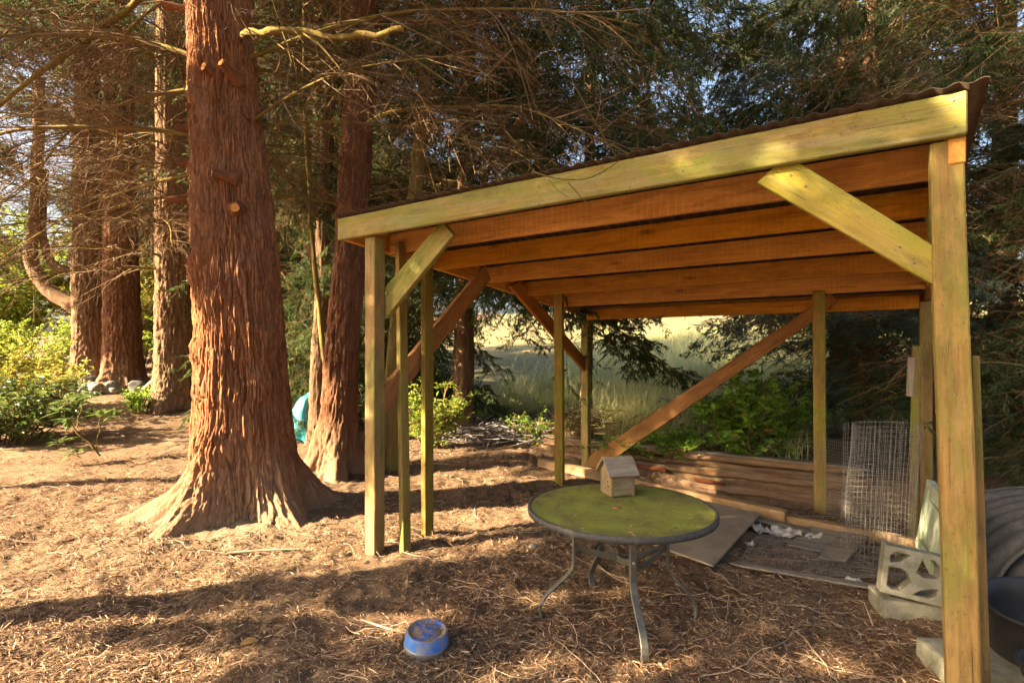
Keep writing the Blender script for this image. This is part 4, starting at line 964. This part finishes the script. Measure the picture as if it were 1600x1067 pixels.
# unseen conifers beside and behind the photographer, added to throw the broken shade
def clumps(nc, per, z0, z1, protos, nm, az, sc, seed):
    def fn(base, cl):
        r_ = random.Random(seed); out = []
        for k in range(nc):
            z = z0+(z1-z0)*(k+.5+r_.uniform(-.3, .3))/nc; a = az[0]+(az[1]-az[0])*((k*.618+r_.uniform(-.08, .08)) % 1)
            for q in range(per):
                zz = z+r_.uniform(-.2, .2); out.append((r_.choice(protos), nm, zz, a+r_.uniform(-14, 14), r_.uniform(-4, 10), r_.uniform(*sc), cl_off(base, cl, zz), r_.uniform(-20, 20)))
        return out
    return fn
SEED1, SEED2 = 11, 12
sh_t = [(-6.0, 1.5, 'unseen conifer left of the photographer, nearest the big tree, added for its shade', clumps(13, 3, 3.3, 10.0, PD, 'bough', (0, 360), (.65, .95), SEED1), 12),
        (-5.9, -.7, 'unseen small conifer left behind the photographer, added for its shade', clumps(10, 3, 3.2, 9.0, PD, 'bough', (0, 360), (.65, .95), SEED2), 11),
        (-9.5, 3.6, 'unseen conifer far left of the photographer, added for its shade', clumps(9, 3, 6.2, 11.0, PD, 'bough', (0, 360), (.8, 1.1), 3), 12.5),
        (-14.2, 9.4, 'conifer left of the garden, outside the picture, added for its shade', clumps(10, 3, 5.2, 10.5, PD, 'bough', (0, 360), (.8, 1.2), 4), 12)]
for k, (x, y, lab, fn_, hi) in enumerate(sh_t):
    simple_tree('conifer_tree', lab, x, y, .15, hi, fn_, seed=40+k, group='unseen shade conifers around the photographer')

# twig hanging across the fascia
def twig_obj(name, pts, r, label, cat, mat):
    A = Acc()
    for P in pts:
        P = np.array(P, float); t = np.linspace(0, len(P)-1, 16); Q = np.stack([np.interp(t, np.arange(len(P)), P[:, k]) for k in range(3)], 1)
        Q = np.stack([np.convolve(np.pad(Q[:, j], 2, mode='edge'), np.ones(5)/5, 'valid') for j in range(3)], 1)
        A.add(*tubes(Q[None], np.linspace(r, r*.5, 16)[None], 5)); r *= .7
    return tag(link(name, A.mesh(name, True), mat), label, cat)
twig_obj('hanging_twig', [[sw(1.18, -.05, 2.16), sw(1.2, -.11, 2.12), sw(1.43, -.12, 2.03), sw(1.56, -.12, 2.04), sw(1.665, -.13, 2.09)], [sw(1.40, -.12, 2.04), sw(1.47, -.13, 1.96), sw(1.53, -.13, 1.90)], [sw(1.30, -.12, 2.07), sw(1.36, -.13, 2.0), sw(1.44, -.13, 1.945)]], .0045, 'dark twig hanging over the front edge of the roof', 'twig', STEM)

# ------------------------------------------------------------------ shrubs
def shrub(name, label, cat, x, y, rx, ry, h, mat, n, ls, seed, nst=14, ratio=.3, lift=.1, droop=.15, stem=TWIG, z0=None, whorl=1):
    rng = np.random.default_rng(seed); g = gz1(x, y) if z0 is None else z0
    t = new_tree(name, label, cat, (x, y, g))
    a = rng.uniform(0, 2*np.pi, nst); rr = np.sqrt(rng.random(nst)); K = 8; s = np.linspace(0, 1, K)
    end = np.stack([np.cos(a)*rr*rx, np.sin(a)*rr*ry, h*(.55+.45*rng.random(nst))*(1-.35*rr**2)], 1)
    st_ = np.stack([np.cos(a)*rr*rx*.25, np.sin(a)*rr*ry*.25, np.full(nst, -.03)], 1)
    P = st_[:, None]+(end-st_)[:, None]*s[None, :, None]; P[..., 2] += (.12*h*np.sin(s*np.pi))[None]
    P[..., 0] += .08*rx*rng.standard_normal((nst, 1))*np.sin(s*5)
    Q, l2 = kids(P, 11, .38, 52, 6, -.02, rng, .06, .35, .7)
    A = Acc(); A.add(*tubes(P, np.linspace(.010, .004, K)[None].repeat(nst, 0), 5)); A.add(*tubes(Q, np.linspace(.004, .0018, 6)[None].repeat(len(Q), 0), 4))
    link('stem', A.mesh('stem', True), stem, t)
    tw = Q[rng.integers(0, len(Q), n//whorl)]; tt = rng.random(n//whorl)**.6
    f = tt*4.999; i = f.astype(int); base = tw[np.arange(len(tw)), i]+(tw[np.arange(len(tw)), i+1]-tw[np.arange(len(tw)), i])*(f-i)[:, None]
    base = np.repeat(base, whorl, 0)+rng.standard_normal((len(base)*whorl, 3))*ls*.25
    D = rng.standard_normal((len(base), 3)); D[:, 2] = np.abs(D[:, 2])*.5+lift; D /= np.linalg.norm(D, axis=1, keepdims=True)
    ln = ls*rng.uniform(.6, 1.25, len(base))
    base[:, 2] = np.maximum(base[:, 2], .01)
    V_, F_ = leafquads(base, D, ln, ln*ratio, rng, .3, droop)
    fo = link('foliage', mesh_np('foliage', V_, F_, False), mat, t); fo['kind'] = 'stuff'
    return t
shrub('rhododendron_bush', 'wide sunny rhododendron bush at the left edge', 'bush', -6.75, 7.1, 1.1, .85, .9, L_RHODO, 5400, .105, 50, 30, .17, .2, .3, whorl=6)
shrub('rhododendron_bush', 'yellow-leaved low bush behind the rhododendron at the left edge', 'bush', -8.3, 8.7, 1.5, 1.1, 1.15, L_YELLOW, 6000, .085, 51, 26, .26, .2, .2)
shrub('garden_shrub', 'bright green shrub behind the stones left of the forked trunk', 'bush', -11.2, 12.6, 1.7, 1.2, 1.5, L_BRIGHT, 7000, .085, 52, 26, .28)
shrub('garden_shrub', 'tall lime-green shrub at the far left background', 'bush', -15.2, 15.5, 2.6, 1.6, 5.2, L_BRIGHT, 16000, .12, 53, 34, .28)
shrub('garden_shrub', 'green shrub seen between the forked trunk and the big trunk', 'bush', -8.9, 15.5, 2.0, 1.2, 1.9, L_BRIGHT, 7000, .10, 54, 26, .28)
shrub('garden_shrub', 'green shrub behind the gap between red and brown rear trunks', 'bush', -7.6, 12.8, 1.0, .8, 1.3, L_BRAMBLE, 3500, .09, 55, 18, .28)
shrub('garden_shrub', 'tall yellow-green shrub behind the curved limbs', 'bush', -11.9, 16.5, 2.4, 1.5, 4.6, L_YELLOW, 14000, .12, 58, 30, .28)
shrub('garden_shrub', 'tall sunlit shrub farthest back at the left edge', 'bush', -19.5, 20.5, 3.0, 2.0, 6.5, L_BRIGHT, 11000, .2, 62, 34, .3)
shrub('garden_shrub', 'tall sunlit shrub far behind the curved limbs', 'bush', -15.0, 21.5, 3.0, 2.0, 6.0, L_YELLOW, 11000, .2, 63, 34, .3)
shrub('garden_shrub', 'tall green shrub far behind the left rear trunks', 'bush', -11.0, 22.5, 3.2, 2.0, 5.0, L_BRIGHT, 11000, .2, 64, 34, .3)
shrub('garden_shrub', 'yellow-green shrub behind the left studs of the shelter', 'bush', -1.05, 7.05, .48, .4, .85, L_BRIGHT, 1500, .10, 56, 16, .16, whorl=5)
shrub('bramble_bush', 'bright green bramble bush behind the right end of the log wall', 'bush', 2.65, 5.75, .75, .55, 1.0, L_BRAMBLE, 2600, .095, 57, 22, .34, .15, .2)
shrub('bramble_bush', 'low ivy-like greenery along the top of the log wall', 'bush', 1.75, 6.1, .8, .45, .28, L_BRAMBLE, 1900, .06, 59, 24, .36, .2, .2)
shrub('bramble_bush', 'green weeds by the left end of the log wall', 'bush', .35, 7.3, .55, .4, .45, L_BRAMBLE, 700, .06, 60, 18, .2, .3, .2)
shrub('ivy_plant', 'small ivy at the foot of the brown left rear trunk', 'plant', -6.25, 8.95, .25, .2, .45, L_BRAMBLE, 420, .065, 61, 10, .36)
# near rhododendron sprig: every leaf its own piece
sg = new_tree('rhododendron_sprig', 'leaning rhododendron sprig with whorled leaves in front of the left bush', 'plant', (-4.62, 6.25, gz1(-4.62, 6.25)))
def leaf_mesh(L, W):
    n = 6; s = np.linspace(0, 1, n); w = W*np.sin(np.pi*np.clip(s, .02, .985)**.85)
    C_ = np.stack([s*L, s*0, -.18*L*s*s], 1); l_ = C_+np.stack([0*s, w, .25*w], 1); r_ = C_+np.stack([0*s, -w, .25*w], 1)
    V_ = np.concatenate([l_, C_, r_]); i = np.arange(n-1)
    F_ = np.concatenate([np.stack([i, i+1, i+n+1, i+n], 1), np.stack([i+n, i+n+1, i+2*n+1, i+2*n], 1)])
    m = mesh_np('leaf', V_, F_, True); m.materials.append(L_RHODO); return m
LM = [leaf_mesh(.15, .024), leaf_mesh(.125, .021), leaf_mesh(.17, .026)]
b0 = np.array([-4.62, 6.25, gz1(-4.62, 6.25)])
tips = []
for pts in ([at(160, 715, 6.25), at(140, 692, 6.2), at(112, 664, 6.15), at(92, 640, 6.1)], [at(150, 703, 6.25), at(155, 670, 6.1), at(158, 648, 6.05)], [at(130, 680, 6.2), at(105, 688, 6.0), at(92, 690, 5.95)], [at(120, 671, 6.2), at(125, 640, 6.3), at(133, 625, 6.35)], [at(147, 700, 6.2), at(128, 708, 6.0), at(118, 706, 5.95)]):
    limb(sg, b0, [tuple(p) for p in pts], .014 if len(pts) == 4 else .008, .005, 'stem', STEM, False, 12); tips.append(np.array(pts[-1])-b0)
for tp in tips+[tips[0]+np.array([.12, 0, -.12]), tips[1]+np.array([.1, .05, -.02]), tips[3]+np.array([-.15, .1, .03])]:
    n_ = rnd.randint(9, 12)
    for k in range(n_):
        o = link('leaf', rnd.choice(LM), None, sg); o.location = tp+np.array([rnd.gauss(0, .012), rnd.gauss(0, .012), rnd.gauss(0, .015)])
        o.rotation_euler = (rnd.uniform(-.4, .4), rnd.uniform(-.7, .35), k/n_*6.283+rnd.uniform(-.3, .3)); s_ = rnd.uniform(.8, 1.25); o.scale = (s_, s_, s_)

# brush pile of grey twigs
rng = np.random.default_rng(77)
def pile(name, label, x, y, rx, ry, n, mat, hz=.2, ln=(.25, .9)):
    K = 6; s = np.linspace(-.5, .5, K); px_ = x+rx*rng.standard_normal(n)*.5; py_ = y+ry*rng.standard_normal(n)*.5
    a = rng.uniform(0, 2*np.pi, n); L = rng.uniform(*ln, n); tl = rng.normal(0, .25, n); cv = rng.normal(0, .15, n)
    P = np.stack([px_[:, None]+np.cos(a)[:, None]*L[:, None]*s-np.sin(a)[:, None]*(cv*L)[:, None]*s*s*3, py_[:, None]+np.sin(a)[:, None]*L[:, None]*s+np.cos(a)[:, None]*(cv*L)[:, None]*s*s*3, (hz*rng.random(n))[:, None]+tl[:, None]*L[:, None]*s], -1)
    P[..., 2] = gz(P[..., 0], P[..., 1])+np.maximum(P[..., 2], .008)
    A = Acc(); A.add(*tubes(P, np.linspace(1, .5, K)[None]*rng.uniform(.003, .008, (n, 1)), 4)); o = link(name, A.mesh(name, True), mat); return tag(o, label, 'brush pile', kind='stuff')
pile('brush_pile', 'heap of grey dead twigs between the shelter and the dry grass', -.25, 7.7, .75, .7, 420, TWIG_G, .22)
pile('brush_pile', 'brown dead twigs heaped behind the rear left post', .95, 7.0, .45, .3, 260, TWIG, .4, (.15, .5))
for k, (pts, r, lab) in enumerate([([at(748, 620, 9.0), at(770, 619, 9.0), at(784, 618, 9.0)], .016, 'thin dark stick lying in the dry grass above the brush'), ([at(752, 630, 8.8), at(765, 634, 8.8), at(776, 629, 8.8)], .03, 'short curved stick lying in the dry grass above the brush')]):
    twig_obj('fallen_stick', [pts], r, lab, 'stick', STEM)

# ------------------------------------------------------------------ grass
def blades(N_, sampler, Lr, w, seed):
    rng = np.random.default_rng(seed); x, y = sampler(rng, N_); n = len(x); K = 4
    L = rng.uniform(*Lr, n)*(.55+.75*(noise3(x*1.4, y*1.4, 0, 5)*.5+.5)); a = rng.uniform(0, 2*np.pi, n); bend = rng.uniform(.25, 1.3, n)
    s = np.linspace(0, 1, K)
    hx, hy = np.cos(a), np.sin(a)
    h = L[:, None]*(s-.35*bend[:, None]*s**2); o = L[:, None]*bend[:, None]*.75*s**2
    P = np.stack([x[:, None]+hx[:, None]*o, y[:, None]+hy[:, None]*o, gz(x, y)[:, None]-.02+h], -1)
    W_ = w*(1+.4*rng.random(n))[:, None]*np.array([1, .85, .55, .05]); sd_ = np.stack([-hy, hx, 0*hx], 1)[:, None]
    V_ = np.stack([P-sd_*W_[..., None], P+sd_*W_[..., None]], 2).reshape(-1, 3)
    i = (np.arange(n)*K*2)[:, None]+np.arange(K-1)[None]*2; i = i.reshape(-1)
    return V_, np.stack([i, i+1, i+3, i+2], 1)
def samp(b0, b1, a0, a1, pw=1.):
    def f(rng, n):
        b = b0+(b1-b0)*rng.random(n)**pw; a = rng.uniform(a0, a1, n)*(1+.12*(b-b0))
        k = (noise3(a*.9, b*.9, 0, 12)+.75+rng.random(n)*.7) > .75
        edge = b > 4.0+1.6*smoothstep(.4, -2.2, a)+.5*noise3(a*1.5, b, 0, 3)
        q0 = SO[None]+a[:, None]*SU[None]+b[:, None]*SV[None]; edge &= ~((q0[:, 0] > .58*q0[:, 1]) & (q0[:, 1] < 10))
        a, b = a[k & edge], b[k & edge]; q = SO[None]+a[:, None]*SU[None]+b[:, None]*SV[None]
        return q[:, 0], q[:, 1]
    return f
A = Acc(); A.add(*blades(52000, samp(3.95, 9.5, -3.2, 4.2, 1.3), (.28, .68), .0034, 1)); A.add(*blades(42000, samp(8.5, 30, -3.5, 4.5, 1.4), (.5, .95), .007, 2))
A.add(*blades(3200, samp(4.1, 8.5, -2.8, 3.4, 1.2), (.7, 1.15), .006, 3))
tag(link('dry_grass', A.mesh('dry_grass', False), L_GRASS), 'tall pale dry grass in the field behind the log wall', 'grass', kind='stuff')

# ------------------------------------------------------------------ needle litter and twigs on the ground
rng = np.random.default_rng(5)
def gfull(x, y):
    nr = np.exp(-np.maximum(np.hypot(x, y-3)-6, 0)/6)
    return gz(x, y)+nr*(.020*fbm(x*3.1, y*3.1, 0, 3, 5)+.010*fbm(x*14, y*14, 0, 3, 8))
def spots(n, y0=1.45, y1=9., wid=1.04):
    y = y0*np.exp(rng.random(n)*math.log(y1/y0)); x = rng.uniform(-wid, wid, n)*y
    a, b = ab(x, y); d = np.hypot(x-TREE_XY[0], y-TREE_XY[1])
    k = ((b < 3.6) | (a < -.7)) & (d > .62)
    return x[k], y[k]
x, y = spots(120000); n = len(x)
xa, ya = spots(60000, 1.45, 3.6); x = np.concatenate([x, xa]); y = np.concatenate([y, ya]); n = len(x)
dens = noise3(x*1.3, y*1.3, 0, 41)+.5*noise3(x*4, y*4, 0, 42); k = dens+rng.random(n)*1.2 > .25; x, y = x[k], y[k]; n = len(x)
a = rng.uniform(0, 2*np.pi, n); D = np.stack([np.cos(a), np.sin(a), rng.normal(0, .22, n)], 1); ln = rng.uniform(.012, .06, n)*(1+.05*y)
P0 = np.stack([x, y, gfull(x, y)+rng.uniform(.001, .011, n)], 1)
V_, F_ = leafquads(P0, D, ln, rng.uniform(.0011, .0024, n)*(.8+.16*y), rng, .2, 0.)
A = Acc(); A.add(V_, F_)
tag(link('needle_litter', A.mesh('needle_litter'), LITTER), 'dry brown needles and leaf crumbs covering the soil', 'litter', kind='stuff')
x, y = spots(20000, 1.45, 6.5); n = len(x)
r_ = rng.uniform(.0025, .008, n)*(.75+.1*y); an = rng.random((n, 1))*6.28+np.arange(3)[None]*2.094
mid = np.stack([np.cos(an)*r_[:, None]*rng.uniform(.6, 1.3, (n, 3)), np.sin(an)*r_[:, None]*rng.uniform(.6, 1.3, (n, 3)), rng.normal(0, .2, (n, 3))*r_[:, None]], -1)
c0 = np.stack([x, y, gfull(x, y)+r_*.5], 1); ax = rng.standard_normal((n, 3)); ax /= np.linalg.norm(ax, axis=1, keepdims=True)
VV = np.concatenate([mid+c0[:, None], (c0+ax*r_[:, None]*.8)[:, None], (c0-ax*r_[:, None]*.8)[:, None]], 1).reshape(-1, 3)
i = np.arange(n)[:, None]*5
FF = np.concatenate([i+np.array(q) for q in ([0, 1, 3], [1, 2, 3], [2, 0, 3], [1, 0, 4], [2, 1, 4], [0, 2, 4])])
tag(link('bark_crumbs', mesh_np('bark_crumbs', VV, FF), LITTER), 'small bark crumbs and cone scales strewn on the soil', 'litter', kind='stuff')
def twig_paths(n, y0, y1, ln, K=11, wid=1.02):
    x, y = spots(n, y0, y1, wid); n = len(x)
    a0 = np.where(rng.random(n) < .6, rng.normal(0.1, .5, n), rng.uniform(0, 6.28, n)); cur = np.cumsum(rng.normal(0, .22, (n, K))+rng.normal(0, .10, (n, 1)), 1)
    L = rng.uniform(*ln, n)**1.0; st_ = (L/(K-1))[:, None]
    px_ = x[:, None]+np.cumsum(np.cos(a0[:, None]+cur)*st_, 1); py_ = y[:, None]+np.cumsum(np.sin(a0[:, None]+cur)*st_, 1)
    lift = rng.uniform(.003, .012, (n, 1))+np.maximum(0, rng.normal(0, .012, (n, K)))*np.linspace(.2, 1, K)
    return np.stack([px_, py_, gfull(px_, py_)+lift], -1)
P = twig_paths(1900, 1.5, 8., (.06, .34)); A = Acc(); A.add(*tubes(P, np.linspace(1, .5, 11)[None]*(rng.uniform(.0006, .0013, (len(P), 1))*(.8+.12*P[:, :1, 1])), 4))
tag(link('twig_litter', A.mesh('twig_litter', True), PALE), 'short pale twigs scattered thickly over the needles', 'litter', kind='stuff')
P = twig_paths(120, 1.55, 5.2, (.35, 1.0), 16)
for k in range(min(len(P), 100)):
    A = Acc(); c = P[k].mean(0); r0 = rng.uniform(.0016, .0032)
    A.add(*tubes((P[k]-c)[None], np.linspace(r0, r0*.4, 16)[None], 5))
    for q in (5, 9):
        if rng.random() < .5:
            b0_ = P[k, q]-c; an_ = rng.uniform(0, 6.28); l_ = rng.uniform(.05, .16); Q = b0_+np.stack([np.cos(an_)*np.linspace(0, l_, 5), np.sin(an_)*np.linspace(0, l_, 5), np.linspace(0, .012, 5)], 1); A.add(*tubes(Q[None], np.linspace(r0*.6, r0*.3, 5)[None], 4))
    o = link('dry_twig', A.mesh('dry_twig', True), PALE); o.location = tuple(c)
    tag(o, 'long thin pale dry twig lying on the needle-covered ground', 'twig', 'long dry twigs strewn on the ground')
tw = lambda pts, r, lab: twig_obj('fallen_stick', [[(p[0], p[1], gfull(np.array([p[0]]), np.array([p[1]]))[0]+p[2]) for p in pts]], r, lab, 'stick', PALE)
tw([(-.72, 2.52, .02), (-.56, 2.42, .02), (-.44, 2.34, .015)], .006, 'pale straight stick touching the left side of the blue bowl')
tw([(-1.75, 3.27, .015), (-1.55, 3.32, .03), (-1.30, 3.36, .02)], .010, 'dark curved stick on the ground in front of the big trunk')
tw([(1.66, 2.46, .01), (1.66, 2.50, .07), (1.66, 2.53, .11)], .0035, 'tiny pale twig standing upright left of the lower concrete block')
# fallen leaves
rngf = random.Random(4)
fl = leaf_mesh(.07, .02)
fl.materials.clear(); fl.materials.append(L_FALL)
for k in range(22):
    yy = rngf.uniform(1.7, 5.5); xx = rngf.uniform(-.95, .5)*yy
    if math.hypot(xx-TREE_XY[0], yy-TREE_XY[1]) < .9: continue
    o = link('fallen_leaf', fl, None); o.location = (xx, yy, float(gfull(np.array([xx]), np.array([yy]))[0])+.012); o.rotation_euler = (rngf.uniform(-.4, .4), rngf.uniform(-.2, .4), rngf.uniform(0, 6.3)); s_ = rngf.uniform(.6, 1.3); o.scale = (s_,)*3
    tag(o, 'small curled brown leaf lying on the needles', 'leaf', 'fallen leaves on the ground')
